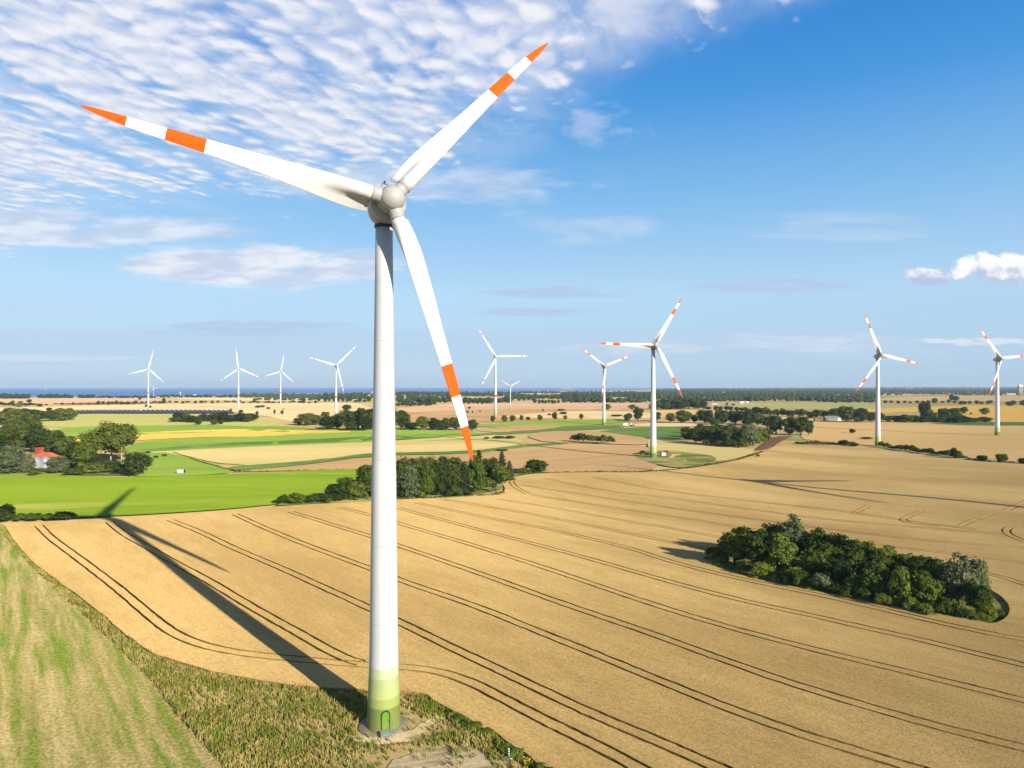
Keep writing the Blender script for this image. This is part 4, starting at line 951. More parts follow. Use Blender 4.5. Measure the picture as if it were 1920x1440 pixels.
# ------------------------------------------------------------------ farm, solar rows, village
def gable(b, w, d, h, rh, roof=1, wall=0, over=.3, hip=0):
    b.box((0, 0, h / 2), (w, d, h), wall)
    x, y = w / 2 + over, d / 2 + over
    vs = [(-x, -y, h - .05), (x, -y, h - .05), (x, y, h - .05), (-x, y, h - .05), (-x + hip, 0, h + rh), (x - hip, 0, h + rh)]
    b.add(vs, [(0, 1, 5, 4), (2, 3, 4, 5), (0, 4, 3), (1, 2, 5)], roof, False)
def house(px, py, wpx, hpx, wall, roof, label, rz=0.0, name='house', dr=.6, group=None, win=True):
    p = P(px, py); m = mpp(p.y); w = wpx * m; h = hpx * m * .55; d = w * dr
    t = empty(name, p, rz); tag(t, label, 'building', group)
    b = MB(); b.box((0, 0, h / 2 - .2), (w, d, h + .4)); wl = b.build('wall', M[wall], t)
    x, y, rh = w / 2 + .4, d / 2 + .4, hpx * m * .45
    b = MB(); b.add([(-x, -y, h), (x, -y, h), (x, y, h), (-x, y, h), (-x, 0, h + rh), (x, 0, h + rh)], [(0, 1, 5, 4), (2, 3, 4, 5), (0, 4, 3), (1, 2, 5), (0, 3, 2, 1)], 0, False)
    b.build('roof', M[roof], t)
    if win:
        for s in (-.28, .28):
            b = MB(); b.box((s * w, -d / 2 - .04, h * .55), (w * .16, .1, h * .4)); b.build('window', M['dark'], t)
    return t
HS = 'far village houses'
house(1322, 751, 10, 6, 'render_white', 'roof_red', 'small house with an orange red roof, left one in the far woods', group=HS)
house(1348, 751, 7, 5, 'render_white', 'roof_red', 'small house with an orange red roof, right one in the far woods', group=HS)
house(1339, 758, 12, 3, 'render_white', 'roof_grey', 'long low white shed before the far village', group=HS, win=False)
house(1394, 749.5, 8, 5, 'render_white', 'roof_grey', 'white village house with grey roof, above the pink one', group=HS)
house(1412, 751, 7, 5, 'render_white', 'roof_grey', 'white village house right of the pink one', group=HS)
house(1391, 756.5, 8, 4, 'peach_wall' if 'peach_wall' in M else 'render_white', 'render_white', 'pale village house with a white roof at the wood edge', group=HS)
house(1401, 755.5, 5, 3, 'render_white', 'render_white', 'small white shed beside the pale village house', group=HS, win=False)
house(1437, 751, 3, 3, 'render_white', 'roof_grey', 'tiny white house among trees, left of two', group=HS, win=False)
house(1456, 751, 3, 3, 'render_white', 'roof_grey', 'tiny white house among trees, right of two', group=HS, win=False)
house(1241, 734.5, 15, 2.4, 'render_white', 'render_white', 'long white hall in the far woods behind the second turbine', group=HS, win=False)
house(1371, 733, 7, 1.8, 'render_white', 'render_white', 'white hall in the far woods above the village', group=HS, win=False)
house(1353, 736.5, 12, 1.6, 'render_white', 'render_white', 'low white hall just left above the village', group=HS, win=False)
house(1512, 736.5, 18, 2, 'render_white', 'render_white', 'wide pale hall in the far woods left of the third turbine', group=HS, win=False)
house(1142, 746, 6, 4, 'render_white', 'roof_red', 'red roofed house beside the fourth striped turbine', group=HS)
house(1560, 747.5, 9, 4, 'render_white', 'render_white', 'pale hamlet building, left of three', group=HS)
house(1574, 748.5, 12, 4, 'render_white', 'roof_red', 'hamlet building with a reddish roof, middle of three', group=HS)
house(1592, 748, 10, 3.4, 'render_white', 'roof_grey', 'grey roofed hamlet building, right of three', group=HS)
house(824, 748.5, 6, 5, 'render_white', 'roof_grey', 'white house in the woods right of the tower', group=HS)
house(690, 744, 9, 4, 'render_white', 'roof_red', 'reddish roofed building just left of the tower', group=HS)
for i, (x, y, w) in enumerate([(299, 741.5, 3), (305, 742, 4), (312, 741.6, 5), (319, 741.2, 3), (327, 742, 4), (350, 741.3, 4), (366, 741.2, 5), (372, 742, 3)]):
    house(x, y, w, 1.6, 'render_white', 'render_white', 'tiny white seaside cabin, %s from the left' % ordw(i), group='white seaside cabins', win=False, name='cabin')
for i, (x, y, w) in enumerate([(735, 739.6, 6), (757, 739.2, 8), (790, 738.8, 7), (868, 738.6, 6), (880, 739, 9), (900, 738.8, 8), (915, 739, 5), (1010, 738.2, 6), (1180, 735.5, 5), (1145, 736, 5)]):
    house(x, y, w, 1.7, 'render_white', 'roof_grey', 'pale coastal house right of the tower, %s from the left' % ordw(i), group='pale coastal houses', win=False, name='house')
# low barn in the tree belt
p = P(1560, 789); m = mpp(p.y); t = empty('barn', p); tag(t, 'low grey roofed barn with a white end wall in the tree belt', 'barn')
b = MB(); b.box((0, 0, 2.0), (28 * m, 8, 4)); b.build('wall', M['roof_grey'], t)
b = MB(); b.box((11 * m, -4.1, 2.0), (6 * m, .3, 3.6)); b.build('gate', M['render_white'], t)
b = MB(); b.add([(-15 * m, -4.6, 4), (15 * m, -4.6, 4), (15 * m, 4.6, 4), (-15 * m, 4.6, 4), (-14 * m, 0, 6), (14 * m, 0, 6)], [(0, 1, 5, 4), (2, 3, 4, 5), (0, 4, 3), (1, 2, 5), (0, 3, 2, 1)], 0, False); b.build('roof', M['roof_grey'], t)
# silo tower at the right, tanks
p = P(1913, 742); m = mpp(p.y); t = empty('silo_tower', p); tag(t, 'tall grey concrete silo tower on the right horizon', 'silo')
b = MB()
for k in range(3): b.lathe([(2.7 * m, -2), (2.7 * m, 17 * m)], 20, M=Matrix.Translation(((k - 1) * 2.4 * m, 0, 0)))
b.build('silo_shaft', M['concrete'], t)
b = MB(); b.box((0, 0, 18.3 * m), (7.5 * m, 5 * m, 2.6 * m)); b.box((-1.0 * m, 0, 20.4 * m), (3 * m, 3 * m, 1.8 * m)); b.build('head_house', M['render_white'], t)
for k in range(4):
    q = P(1889 + k * 4.2, 740.6); b = MB(); mm = mpp(q.y); b.lathe([(1.7 * mm, -1), (1.7 * mm, 2.6 * mm), (.2 * mm, 3.5 * mm)], 18)
    tag(b.build('storage_tank', M['render_white'], None, q), 'white storage tank beside the grey silo tower, %s from the left' % ordw(k), 'tank', 'white tanks by the silo tower')
p = P(1404, 730.5); m = mpp(p.y); t = empty('water_tower', p); tag(t, 'tiny white water tower on the horizon above the village', 'water tower')
b = MB(); b.lathe([(.5 * m, -2), (.45 * m, 3.2 * m)], 12); b.build('shaft', M['render_white'], t)
b = MB(); b.lathe([(.5 * m, 3 * m), (1.6 * m, 4 * m), (1.7 * m, 5 * m), (.3 * m, 5.8 * m)], 14); b.build('tank', M['render_white'], t)
p = P(338, 745); m = mpp(p.y); t = empty('mast', p); tag(t, 'white beacon mast on the shore between the two left turbines', 'mast')
b = MB(); b.lathe([(1.1 * m, -1), (.9 * m, 8 * m), (1.2 * m, 8.2 * m), (1.2 * m, 9.4 * m), (.2 * m, 10.6 * m)], 14); b.build('shaft', M['render_white'], t)
# ship
q = Vector(((86 - CX) / F * 13000, 13000, -18)); t = empty('ship', q, .1); tag(t, 'tiny white ship on the sea at the left', 'ship')
b = MB(); b.add([(-26, -5, 5), (20, -5, 5), (30, 0, 6), (20, 5, 5), (-26, 5, 5), (-24, -4, -1), (18, -4, -1), (25, 0, -1), (18, 4, -1), (-24, 4, -1)], [(0, 1, 2, 3, 4), (0, 5, 6, 1), (1, 6, 7, 2), (2, 7, 8, 3), (3, 8, 9, 4), (4, 9, 5, 0)], 0, False); b.build('hull', M['white'], t)
b = MB(); b.box((-8, 0, 9), (24, 8, 8)); b.box((-12, 0, 15), (9, 6, 5)); b.build('superstructure', M['white'], t)

# farmhouse with two silos
p = P(82, 874); m = mpp(p.y); t = empty('farmhouse', p, RD(-12)); tag(t, 'farmhouse with an orange hipped roof behind two steel silos', 'farmhouse')
b = MB(); b.box((0, 2, 1.8), (46 * m, 9, 4.2)); b.build('wall', M['brick'], t)
b = MB(); x, y = 25 * m, 5.4; b.add([(-x, -y + 2, 3.6), (x, -y + 2, 3.6), (x, y + 2, 3.6), (-x, y + 2, 3.6), (-x + 3, 2, 7.2), (x - 4.5, 2, 7.2)], [(0, 1, 5, 4), (2, 3, 4, 5), (0, 4, 3), (1, 2, 5), (0, 3, 2, 1)], 0, False)
rf = b.build('roof', M['roof_red'], t)
b = MB(); b.box((-17 * m, 2, 7.4), (10 * m, 2.6, 4.0)); b.box((-17 * m, 2, 9.5), (11 * m, 3.0, .3)); b.build('dormer', M['brick'], t)
for i, x in enumerate((67.5, 84.5)):
    q = P(x, 878.5 if i == 0 else 878); m = mpp(q.y); o = empty('grain_silo', q)
    tag(o, ('left' if i == 0 else 'right') + ' one of two round galvanised grain silos before the farmhouse', 'silo', 'steel silos at the farm')
    b = MB(); r = 8.2 * m; pr = []
    for k in range(13): pr += [(r, k * 1.35 * m), (r * .988, (k + .5) * 1.35 * m)]
    b.lathe(pr, 28); b.build('shell', M['galv'], o)
    b = MB(); b.lathe([(r * 1.03, 17.2 * m), (r * .98, 17.6 * m), (r * .2, 21.5 * m), (r * .18, 22 * m), (.01, 22.3 * m)], 28); b.build('roof', M['galv'], o)
p = P(130, 880); m = mpp(p.y); t = empty('shed', p, RD(8)); tag(t, 'dark open shed with a mossy roof in the farm grove', 'shed')
b = MB(); b.box((0, 2.2, 1.7), (19 * m, .3, 3.4)); b.box((-9.4 * m, .2, 1.7), (.3, 4, 3.4)); b.box((9.4 * m, .2, 1.7), (.3, 4, 3.4)); b.box((6 * m, -1.9, 1.7), (6 * m, .3, 3.4)); b.build('wall', M['wood'], t)
b = MB(); b.add([(-12 * m, -3, 3.3), (12 * m, -3, 3.3), (12 * m, 3, 4.6), (-12 * m, 3, 4.6), (-12 * m, -3, 3.5), (12 * m, -3, 3.5), (12 * m, 3, 4.8), (-12 * m, 3, 4.8)], [(3, 2, 1, 0), (4, 5, 6, 7), (0, 1, 5, 4), (1, 2, 6, 5), (2, 3, 7, 6), (3, 0, 4, 7)], 0, False); b.build('roof', M['roof_olive'], t)
# trailer in the pasture
p = P(340, 889); m = mpp(p.y); t = empty('trailer', p, RD(6)); tag(t, 'white box trailer with a dark end standing in the pasture', 'trailer')
b = MB(); b.box((-.2, 0, 1.35), (2.9, 1.7, 1.6)); b.build('body', M['white'], t)
b = MB(); b.box((1.27, 0, 1.35), (.06, 1.6, 1.5)); b.box((1.4, 0, 1.35), (.2, 1.2, 1.2)); b.build('end_panel', M['dark'], t)
for s in (-1, 1):
    b = MB(); b.lathe([(.1, -.1), (.34, -.1), (.34, .1), (.1, .1)], 14, M=Matrix.Translation((-.2, s * .95, .34)) @ Matrix.Rotation(RD(90), 4, 'X')); b.build('wheel', M['dark'], t)
b = MB(); b.tube([(-1.6, 0, .5), (-2.6, 0, .45)], .06, 6); b.tube([(-2.5, 0, .5), (-2.5, 0, 0)], .05, 6); b.build('drawbar', M['dark_metal'], t)
# cows
def cow_mesh():
    me = bpy.data.meshes.new('cow'); 
    vs = [(0, 0, 1.05), (.75, 0, 1.12), (-.75, 0, 1.08), (1.05, 0, 1.2), (1.35, 0, .85), (1.55, 0, .55), (1.68, 0, .38)]
    rad = [.40, .36, .33, .24, .17, .15, .10]
    ed = [(0, 1), (0, 2), (1, 3), (3, 4), (4, 5), (5, 6)]
    for x, y, fb in ((.72, .2, 1), (.72, -.2, 1), (-.8, .2, 2), (-.8, -.2, 2)):
        i = len(vs); vs += [(x, y, .72), (x + (-.03 if fb == 1 else .05), y, .38), (x, y, .04)]; rad += [.15 if fb == 1 else .19, .08, .075]
        ed += [(fb, i), (i, i + 1), (i + 1, i + 2)]
    i = len(vs); vs += [(-1.02, 0, 1.15), (-1.12, 0, .6)]; rad += [.06, .035]; ed += [(2, i), (i, i + 1)]
    for s in (-1, 1): j = len(vs); vs += [(1.36, s * .26, .92)]; rad += [.05]; ed += [(4, j)]
    me.from_pydata(vs, ed, []); o = bpy.data.objects.new('cow_skin', me); col.objects.link(o)
    md = o.modifiers.new('s', 'SKIN'); o.modifiers.new('u', 'SUBSURF').levels = 1
    for v, r in zip(me.skin_vertices[0].data, rad): v.radius = (r, r)
    me.skin_vertices[0].data[0].use_root = True
    dg = bpy.context.evaluated_depsgraph_get(); ev = bpy.data.meshes.new_from_object(o.evaluated_get(dg)); bpy.data.objects.remove(o)
    ev.materials.clear(); ev.materials.append(M['cow']); ev.name = 'cow'
    return ev
cm = cow_mesh()
for x, y, r, lab in ((277, 851.5, 10, 'dark cow highest up in the pasture, left of the hedge line'), (309, 857, 200, 'dark cow nearest the hedge line, right of the others'), (293, 860, 170, 'dark cow lowest in the pasture, between the others')):
    o = link('cow', cm, None, P(x, y)); o.rotation_euler[2] = RD(r); o.location.z += .14; o.scale = (1.15,) * 3; tag(o, lab, 'cow', 'dark cows in the pasture')
# solar rows
pA, pB = P(140, 774.5), P(420, 770)
random.seed(12)
rows = [(140 + 290 * i / 33) for i in range(34)]
for i, x in enumerate(rows):
    yb = 776.2 - .2 * (i / 33) ; yt = 769.8 - .6 * sin(pi * i / 33)
    a, c = P(x - 4, yt), P(x + 9, yb)
    d = (c - a); L = d.length; d.normalize(); nn = Vector((d.y, -d.x, 0))
    if nn.x < 0: nn = -nn
    b = MB(); w = 5.6
    q = [a + nn * w * .5, c + nn * w * .5, c - nn * w * .5, a - nn * w * .5]
    vs = [(v.x - a.x, v.y - a.y, z) for v, z in zip(q, (1.0, 1.0, 2.7, 2.7))] + [(v.x - a.x, v.y - a.y, z - .12) for v, z in zip(q, (1.0, 1.0, 2.7, 2.7))]
    b.add(vs, [(3, 2, 1, 0), (4, 5, 6, 7), (0, 1, 5, 4), (1, 2, 6, 5), (2, 3, 7, 6), (3, 0, 4, 7)], 0, False)
    n = int(L / 8)
    for k in range(n + 1):
        e = d * (L * k / max(1, n)); b.box((e.x, e.y, .8), (.2, .2, 1.8), 1)
    o = b.build('solar_panel_row', [M['panel'], M['galv']], None, a)
    tag(o, 'row of dark solar panels, %s from the left in the solar farm' % ordw(i), 'solar panels', 'solar farm rows')
p = P(264, 770.6); b = MB(); gable(b, 4, 3, 2.4, .6); tag(b.build('transformer_hut', [M['render_white'], M['render_white']], None, p), 'tiny white transformer hut in the solar farm', 'hut')
# kiosk and machines by the turbines
p = P(1243, 856); m = mpp(p.y); t = empty('kiosk', p, RD(15)); tag(t, 'pale pinkish substation kiosk beside the second turbine', 'kiosk')
M['pink'] = plain('pale_pink_render', (.55, .42, .34), .85, .1, .08, .8)
b = MB(); b.box((0, 0, 1.2), (2.8, 2.2, 2.6)); b.build('wall', M['pink'], t)
b = MB(); b.box((0, 0, 2.6), (3.1, 2.5, .2)); b.build('roof', M['roof_grey'], t)
b = MB(); b.box((.3, -1.13, 1.1), (1.1, .06, 2.0)); b.build('door', M['galv'], t)
p = P(1172, 799); t = empty('farm_trailer', p, RD(20)); tag(t, 'white farm trailer parked in the straw strip', 'trailer')
b = MB(); b.box((0, 0, 1.9), (5.6, 2.3, 2.0)); b.build('body', M['white'], t)
for s in (-1, 1):
    for xx in (-1.2, .6):
        b = MB(); b.lathe([(.1, -.18), (.5, -.18), (.5, .18), (.1, .18)], 14, M=Matrix.Translation((xx, s * 1.0, .5)) @ Matrix.Rotation(RD(90), 4, 'X')); b.build('wheel', M['dark'], t)
p = P(1185, 799.5); t = empty('tractor', p, RD(10)); tag(t, 'dark tractor with a white cab beside the farm trailer', 'tractor')
b = MB(); b.box((1.1, 0, 1.5), (2.4, 1.0, 1.1), taper=.9); b.box((-.3, 0, .95), (3.6, .7, .5)); b.build('body', M['dark_metal'], t)
b = MB(); b.box((-.9, 0, 2.2), (1.7, 1.7, 1.9), taper=.85); b.box((-.9, 0, 3.2), (1.8, 1.8, .16)); b.build('cab', M['white'], t)
for s in (-1, 1):
    for xx, r in ((-1.1, .95), (1.7, .6)):
        b = MB(); b.lathe([(.1, -.25), (r, -.25), (r, .25), (.1, .25)], 18, M=Matrix.Translation((xx, s * 1.0, r)) @ Matrix.Rotation(RD(90), 4, 'X')); b.build('wheel', M['dark'], t)
# hunting stands
def stand(px, py, h, label):
    p = P(px, py); t = empty('hunting_stand', p, RD(25)); tag(t, label, 'hunting stand', 'wooden hunting stands')
    k = h / 4.0
    for sx in (-1, 1):
        for sy in (-1, 1):
            b = MB(); b.tube([(sx * .8 * k, sy * .8 * k, -.1), (sx * .55 * k, sy * .55 * k, 2.3 * k)], .07 * k + .03, 6); b.build('leg', M['wood'], t)
    b = MB(); b.box((0, 0, 2.35 * k), (1.5 * k, 1.5 * k, .12)); b.box((0, .68 * k, 2.9 * k), (1.4 * k, .06, 1.1 * k)); b.box((0, -.68 * k, 2.7 * k), (1.4 * k, .06, .7 * k)); b.box((-.68 * k, 0, 2.75 * k), (.06, 1.3 * k, .8 * k)); b.box((.68 * k, 0, 2.75 * k), (.06, 1.3 * k, .8 * k))
    for sx in (-1, 1):
        for sy in (-1, 1): b.box((sx * .68 * k, sy * .68 * k, 3.1 * k), (.09, .09, 1.5 * k))
    b.build('cabin', M['wood'], t)
    b = MB(); b.box((0, 0, 3.95 * k), (1.8 * k, 1.8 * k, .1)); b.build('roof', M['wood'], t)
    b = MB()
    for sx in (-.2, .2): b.tube([(sx * k, -1.5 * k, 0), (sx * k, -.75 * k, 2.4 * k)], .05, 5)
    for i in range(7): b.box((0, (-1.5 + .107 * i) * k, .34 * i * k + .15), (.45 * k, .05, .06))
    b.build('ladder', M['wood'], t)
stand(927, 925, 3.9, 'dark wooden hunting stand at the right corner of the middle copse')
stand(1531, 836, 4.2, 'dark wooden hunting stand in the low hedgerow left of the third turbine')
# white marker post in the foreground
p = P(954, 1423); t = empty('marker_post', p, RD(12)); tag(t, 'white marker post on a flat plate at the wheat edge in the foreground', 'post')
b = MB(); b.box((0, 0, .1), (.75, .75, .1)); b.box((.1, -.05, .16), (.5, .4, .06)); b.build('base_plate', M['galv'], t)
b = MB(); b.lathe([(.09, .1), (.09, 1.15), (.06, 1.22)], 14); b.build('post', M['white'], t)
b = MB()
for z in (.45, .75, 1.0): b.lathe([(.094, z), (.094, z + .07)], 14)
b.build('dark_band', M['dark'], t)
# stray yellow flower clump
p = P(990, 1435); b = MB()
for k in range(60): leafquad(b, Vector((random.gauss(0, .28), random.gauss(0, .28), random.uniform(.3, .75))), Vector((random.uniform(-1, 1), random.uniform(-1, 1), 1)), .09)
for k in range(20): b.tube([(random.gauss(0, .2), random.gauss(0, .2), 0), (random.gauss(0, .25), random.gauss(0, .25), .6)], .015, 3, 1)
tag(b.build('yellow_flowers', [M['yellow'], M['leaf_light']], None, p), 'clump of yellow flowers at the wheat edge near the marker post', 'flowers')

# ------------------------------------------------------------------ tall grass on the verge
def grass():
    random.seed(21); b = MB()
    def tuft(x, y, h, n):
        z = terr(x, y) + .05
        for k in range(n):
            a = random.uniform(0, 2 * pi); r = random.uniform(0, .3); bx, by = x + r * cos(a), y + r * sin(a)
            lean = random.uniform(.1, .55) * h; a2 = random.uniform(0, 2 * pi); w = random.uniform(.03, .07)
            ta = a2 + pi / 2
            i = len(b.v); hh = h * random.uniform(.6, 1.2)
            b.v += [(bx - w * cos(ta), by - w * sin(ta), z), (bx + w * cos(ta), by + w * sin(ta), z), (bx + lean * .4 * cos(a2) + w * .7 * cos(ta), by + lean * .4 * sin(a2) + w * .7 * sin(ta), z + hh * .65), (bx + lean * cos(a2), by + lean * sin(a2), z + hh)]
            b.f.append((i, i + 1, i + 2, i + 3)); b.m.append(0); b.sm.append(False)
    vp = [P(*q) for q in verge_px]; vp2 = [(p.x, p.y) for p in vp]
    gp = [P(*q) for q in [(735, 1428), (790, 1406), (850, 1396), (900, 1408), (932, 1440), (985, 1520), (1100, 1700), (680, 1700), (700, 1500)]]; gp2 = [(p.x, p.y) for p in gp]
    pp = [P(*q) for q in [(640, 1380), (690, 1376), (760, 1374), (800, 1352), (815, 1337), (822, 1345), (800, 1372), (775, 1392), (720, 1398), (670, 1396)]]; pp2 = [(p.x, p.y) for p in pp]
    n = 0; tries = 0
    while n < 15000 and tries < 400000:
        tries += 1
        y = random.uniform(66, 235); x = random.uniform(-160, 25)
        if y > 110 and random.random() < .35: continue
        if not inside((x, y), vp2) or (inside((x, y), gp2) and random.random() > .07 + .25 * max(0, MN.noise(Vector((x * .4, y * .4, 6))))): continue
        d = sqrt((x + 15.85) ** 2 + (y - 87.83) ** 2)
        if d < 3.3: continue
        if inside((x, y), pp2) and random.random() < .85: continue
        g = MN.noise(Vector((x * .12, y * .12, 3)))
        if random.random() > .62 + .9 * g: continue
        if d < 5 and random.random() < .6: continue
        tuft(x, y, .34 + .5 * max(0, g + .25) + random.uniform(0, .2), 6); n += 1
    # shaggy wheat margin and tufts in the stubble
    for q0, q1 in zip(near_edge, near_edge[1:]):
        a, c = P(*q0), P(*q1); L = (c - a).length
        for k in range(int(L * 5)):
            t = random.random(); p = a.lerp(c, t); off = random.uniform(-.2, .9); d = (c - a).normalized()
            if p.x > 12: continue
            tuft(p.x + d.y * off, p.y - d.x * off, random.uniform(.35, .75), 5)
    return tag(b.build('tall_grass', M['grass_blade']), 'tall dry and green grass on the verge around the turbine foot', 'grass', kind='stuff')
grass()
def straw_litter():
    random.seed(31); b = MB()
    se = [P(*q) for q in [(-250, 985)] + stub_edge + [(300, 1700), (-600, 1700)]]; poly = [(p.x, p.y) for p in se]
    n = 0
    while n < 9000:
        y = random.uniform(66, 170); x = random.uniform(-.85, -.2) * y
        if not inside((x, y), poly): continue
        z = terr(x, y) + .06; a = atan2(-.8, .58) + random.gauss(0, .5); L = random.uniform(.15, .5); w = random.uniform(.03, .07)
        i = len(b.v); ca, sa = cos(a), sin(a); h = random.uniform(.02, .22)
        b.v += [(x, y, z), (x - sa * w, y + ca * w, z + .02), (x - sa * w + ca * L, y + ca * w + sa * L, z + h), (x + ca * L, y + sa * L, z + h)]
        b.f.append((i, i + 1, i + 2, i + 3)); b.m.append(0); b.sm.append(False); n += 1
    return tag(b.build('straw_litter', M['tan']), 'loose straw lying on the mown stubble meadow', 'straw', kind='stuff')
straw_litter()

# ------------------------------------------------------------------ haze
b = MB(); b.box((0, 0, 48), (62000, 62000, 196))
m = bpy.data.materials.new('air_haze'); m.use_nodes = True; nt = m.node_tree
for n in list(nt.nodes):
    if n.type == 'BSDF_PRINCIPLED': nt.nodes.remove(n)
pv = nt.nodes.new('ShaderNodeVolumePrincipled'); pv.inputs['Color'].default_value = (.62, .78, 1, 1); pv.inputs['Density'].default_value = 5.2e-5; pv.inputs['Anisotropy'].default_value = 0.0
nt.links.new(pv.outputs[0], nt.nodes['Material Output'].inputs['Volume'])
tag(b.build('haze', m), 'thin bluish air over the far land', 'haze', kind='stuff')

# ------------------------------------------------------------------ sky, sun, camera
SUN_AZ = atan2(122.5, -148)     # direction towards the sun, from +y clockwise
SUN_EL = RD(19.6)
w = bpy.data.worlds.new('World'); sc.world = w; w.use_nodes = True; nt = w.node_tree
bg = nt.nodes['Background']
sky = nt.nodes.new('ShaderNodeTexSky'); sky.sky_type = 'NISHITA'; sky.sun_disc = False
sky.sun_elevation = SUN_EL; sky.sun_rotation = SUN_AZ; sky.altitude = 60; sky.air_density = 1.0; sky.dust_density = .35; sky.ozone_density = 2.0
d = V(nt, nt.nodes.new('ShaderNodeTexCoord').outputs['Generated'])
X, Y, Z = xyz(nt, d)
Zp = Z.max(.02)
u = X / Y.max(.05); v = Z / Y.max(.05)
px_, py_ = X / Zp, Y / Zp
# altocumulus deck, rows run away from the viewer
wv = vec(nt, px_, py_, 0.0)
w1 = noise(nt, wv, 1.1, 3, .5) - .5; w2 = noise(nt, vec(nt, px_ + 7.3, py_, 0.0), 1.1, 3, .5) - .5
ax = px_ + w1 * .28; ay = py_ + w2 * .28
ra = RD(20)
rr = ax * cos(ra) - ay * sin(ra); rl = ax * sin(ra) + ay * cos(ra)
def puffs(dx, dy):
    qx, qy = rr * 1.1 + dx, rl * .85 + dy
    n = noise(nt, vec(nt, qx, qy, 0.0), 9.5, 4, .55, .1)
    vo = voro(nt, vec(nt, qx + (n - .5) * .09, qy + (n - .5) * .07, 0.0), 11.0)
    return n * .58 + (1.0 - vo) * .32
cell = puffs(0.0, 0.0)
rowsn = noise(nt, vec(nt, rr * 3.2, rl * .5, 4.0), 2.1, 2, .5)
bign = noise(nt, vec(nt, px_, py_, 2.0), .75, 3, .5)
lim = (3.6 - px_ * .52).smin(3.10 - px_ * 1.75, .5)
inside_m = (lim - py_) * .8 + (bign - .5) * 1.7
cov = inside_m.step(-.45, 1.25)
dens = cell * .64 + rowsn * .50 - .06
alpha_a = (dens + cov * .30 - .70).step(-.065, .13) * inside_m.step(-.75, .25) * Y.step(.02, .2) * py_.step(.6, 1.5)
veil = (inside_m.step(-.2, 1.4) * .36 + (px_ + .15).step(0, .5) * inside_m.step(.0, .7) * .5) * Y.step(.02, .2) * py_.step(.6, 1.5)
shade_a = (cell - puffs(-.03, .035)) * 3.0 + (dens - .56) * 1.2 + .5
def streak(u0, v0, a, bb, sx, sy, th, soft=.12, seed=0.0):
    e = 1.0 - ((u - u0) / a).pow(2.0) - ((v - v0) / bb).pow(2.0)
    n = noise(nt, vec(nt, u * sx, v * sy, seed), 1.0, 6, .58, .3)
    return (n + e * .35 - th).step(-soft, soft) * e.step(-.15, .75)
s1 = streak(-.36, .170, .24, .042, 9, 34, .66, .12, 1.0)
s2 = streak(-.66, .222, .36, .035, 8, 38, .68, .12, 2.0)
s2b = streak(-.12, .285, .30, .05, 8, 26, .74, .14, 2.5)
s3 = streak(.10, .225, .17, .036, 9, 26, .80, .16, 3.0)
s4 = streak(.47, .222, .26, .034, 5, 30, .86, .18, 4.0)
s5 = streak(.12, .245 + .12, .12, .05, 12, 20, .84, .1, 5.0)
low = noise(nt, vec(nt, u * 2.2, v * 30, 8.0), 1.0, 5, .55, .4)
s6 = (low - .52).step(-.02, .16) * v.step(.010, .05) * v.step(.15, .085)
band = (noise(nt, vec(nt, u * 1.2, v * 9, 11.0), 1.0, 3, .5) - .5) * .03
s7 = (v + band).step(.088, .072) * (v + band).step(.02, .055)
def cumulus(u0, v0, a, bb, seed):
    e = 1.0 - ((u - u0) / a).pow(2.0) - ((v - v0) / bb).pow(2.0)
    n = noise(nt, vec(nt, u * 34, v * 44, seed), 1.0, 5, .55)
    return (n * .9 + e * .55 - .72).step(-.03, .13) * e.step(-.3, .15), n
c1, n1 = cumulus(.70, .168, .12, .032, 1.0)
c2, n2 = cumulus(.585, .153, .055, .018, 3.0)
cu = c1.max(c2)
s8 = streak(.66, .063, .15, .008, 34, 130, .74, .10, 9.0)
# clear sky: the Nishita model graded towards the photograph's blue
K = 5.8
def col3(r, g, b_): return (r * K, g * K, b_ * K)
cr = nt.nodes.new('ShaderNodeValToRGB'); nt.links.new(Z.clamp().k, cr.inputs[0])
RAMP = [(0, (.40, .60, .82)), (.05, (.42, .64, .87)), (.125, (.46, .70, .93)), (.25, (.22, .52, .88)), (.37, (.05, .325, .78)), (.47, (.010, .225, .69)), (.6, (.06, .17, .46)), (.75, (.15, .19, .29)), (1, (.15, .18, .26))]
while len(cr.color_ramp.elements) < len(RAMP): cr.color_ramp.elements.new(.5)
for e, (p_, q_) in zip(cr.color_ramp.elements, RAMP): e.position = p_; e.color = (*q_, 1)
mu = nt.nodes.new('ShaderNodeMix'); mu.data_type = 'RGBA'; mu.blend_type = 'MULTIPLY'; mu.inputs[0].default_value = 1
nt.links.new(cr.outputs[0], mu.inputs[6]); mu.inputs[7].default_value = (K, K, K, 1); mu.clamp_result = False
c = mixc(nt, .86, V(nt, sky.outputs[0]), V(nt, mu.outputs[2]))
c = mixc(nt, s7 * .5, c, col3(.50, .66, .86))
c = mixc(nt, s6 * .6, c, col3(.58, .70, .88))
g1 = streak(-.37, .082, .20, .018, 11, 110, .72, .14, 21.0).max(streak(.07, .131, .16, .012, 10, 110, .72, .14, 22.0)).max(streak(.03, .105, .11, .009, 12, 120, .70, .14, 23.0)).max(streak(.37, .140, .17, .016, 10, 90, .74, .14, 24.0))
c = mixc(nt, g1 * .6, c, col3(.47, .57, .80))
g2 = streak(.42, .062, .20, .020, 16, 90, .76, .16, 25.0).max(streak(.17, .052, .15, .012, 18, 110, .76, .16, 26.0)).max(streak(-.66, .040, .18, .007, 12, 130, .70, .16, 27.0))
c = mixc(nt, g2 * .5, c, col3(.80, .83, .93))
c = mixc(nt, s8 * .6, c, col3(.92, .92, .95))
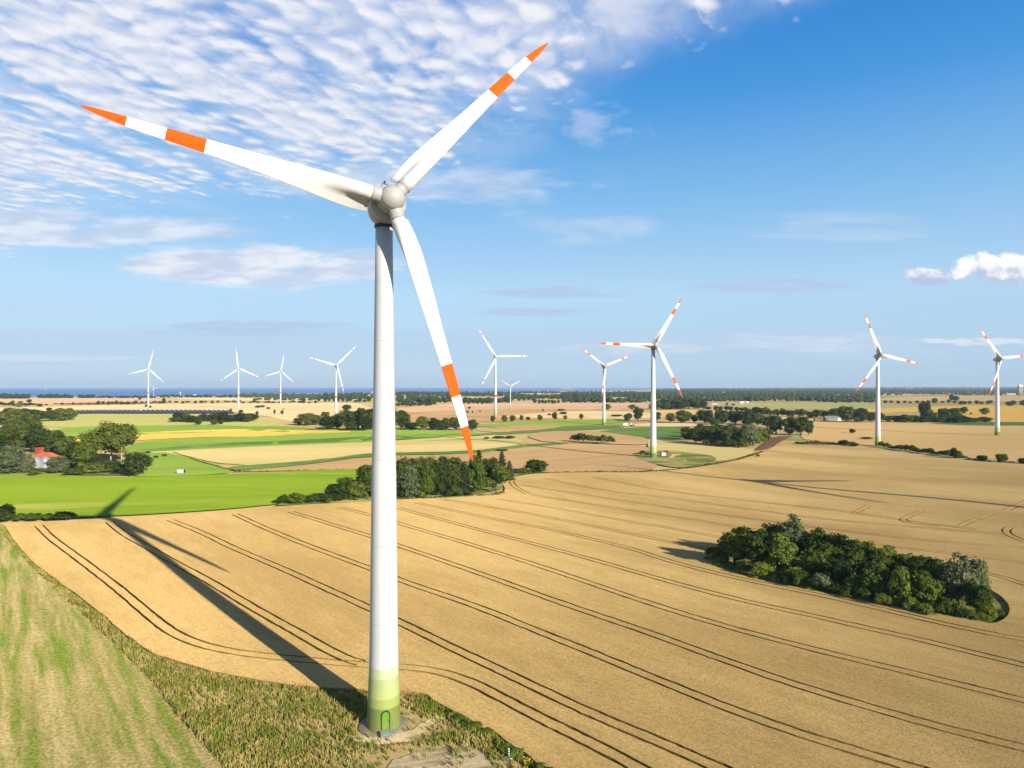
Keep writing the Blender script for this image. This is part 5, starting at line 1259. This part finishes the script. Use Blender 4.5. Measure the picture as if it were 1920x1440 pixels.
c = mixc(nt, (s3 + s4 + s5).clamp() * .36, c, col3(.80, .82, .92))
vn = noise(nt, vec(nt, rr * 1.4, rl * .7, 6.0), 3.2, 5, .58, .3)
c = mixc(nt, (veil * vn.step(.3, .62, .45, 1.25)).clamp(), c, mixc(nt, vn.step(.35, .65), col3(.66, .73, .90), col3(.86, .88, .96)))
lit = mixc(nt, shade_a.clamp(), col3(.60, .68, .87), col3(.95, .95, .985))
c = mixc(nt, alpha_a * .92, c, lit)
lit2 = mixc(nt, noise(nt, vec(nt, u * 11, v * 50 + .6, 1.0), 1.0, 5, .55).step(.38, .62), col3(.62, .69, .86), col3(.93, .94, .98))
c = mixc(nt, (s1 * .85).max(s2 * .7).max(s2b * .45), c, lit2)
cushade = ((v - .148) / .04 + (n1 - .5) * 2.2).step(.0, .6)
c = mixc(nt, cu, c, mixc(nt, cushade, col3(.50, .60, .80), col3(1.05, 1.04, 1.03)))
c = c
w.cycles.sampling_method = 'MANUAL'; w.cycles.sample_map_resolution = 512
nt.links.new(c.k, bg.inputs[0]); bg.inputs[1].default_value = .11

sl = bpy.data.lights.new('sun', 'SUN'); sl.energy = 5.0; sl.angle = RD(.53); sl.color = (1, .90, .75)
so = bpy.data.objects.new('sun', sl); col.objects.link(so)
sd = Vector((sin(SUN_AZ) * cos(SUN_EL), cos(SUN_AZ) * cos(SUN_EL), sin(SUN_EL)))
so.rotation_euler = sd.to_track_quat('Z', 'Y').to_euler(); so.location = sd * 300

cd = bpy.data.cameras.new('camera'); cd.sensor_width = 36; cd.lens = 36 * F / 1920; cd.clip_start = .5; cd.clip_end = 90000
co = bpy.data.objects.new('camera', cd); col.objects.link(co)
co.location = (0, 0, CAMH); co.rotation_euler = (RD(90) + PIT, 0, 0)
sc.camera = co
sc.view_settings.view_transform = 'Standard'; sc.view_settings.look = 'None'; sc.view_settings.exposure = .62; sc.view_settings.gamma = 1
sc.cycles.use_denoising = True
sc.cycles.max_bounces = 6; sc.cycles.diffuse_bounces = 3; sc.cycles.volume_bounces = 0
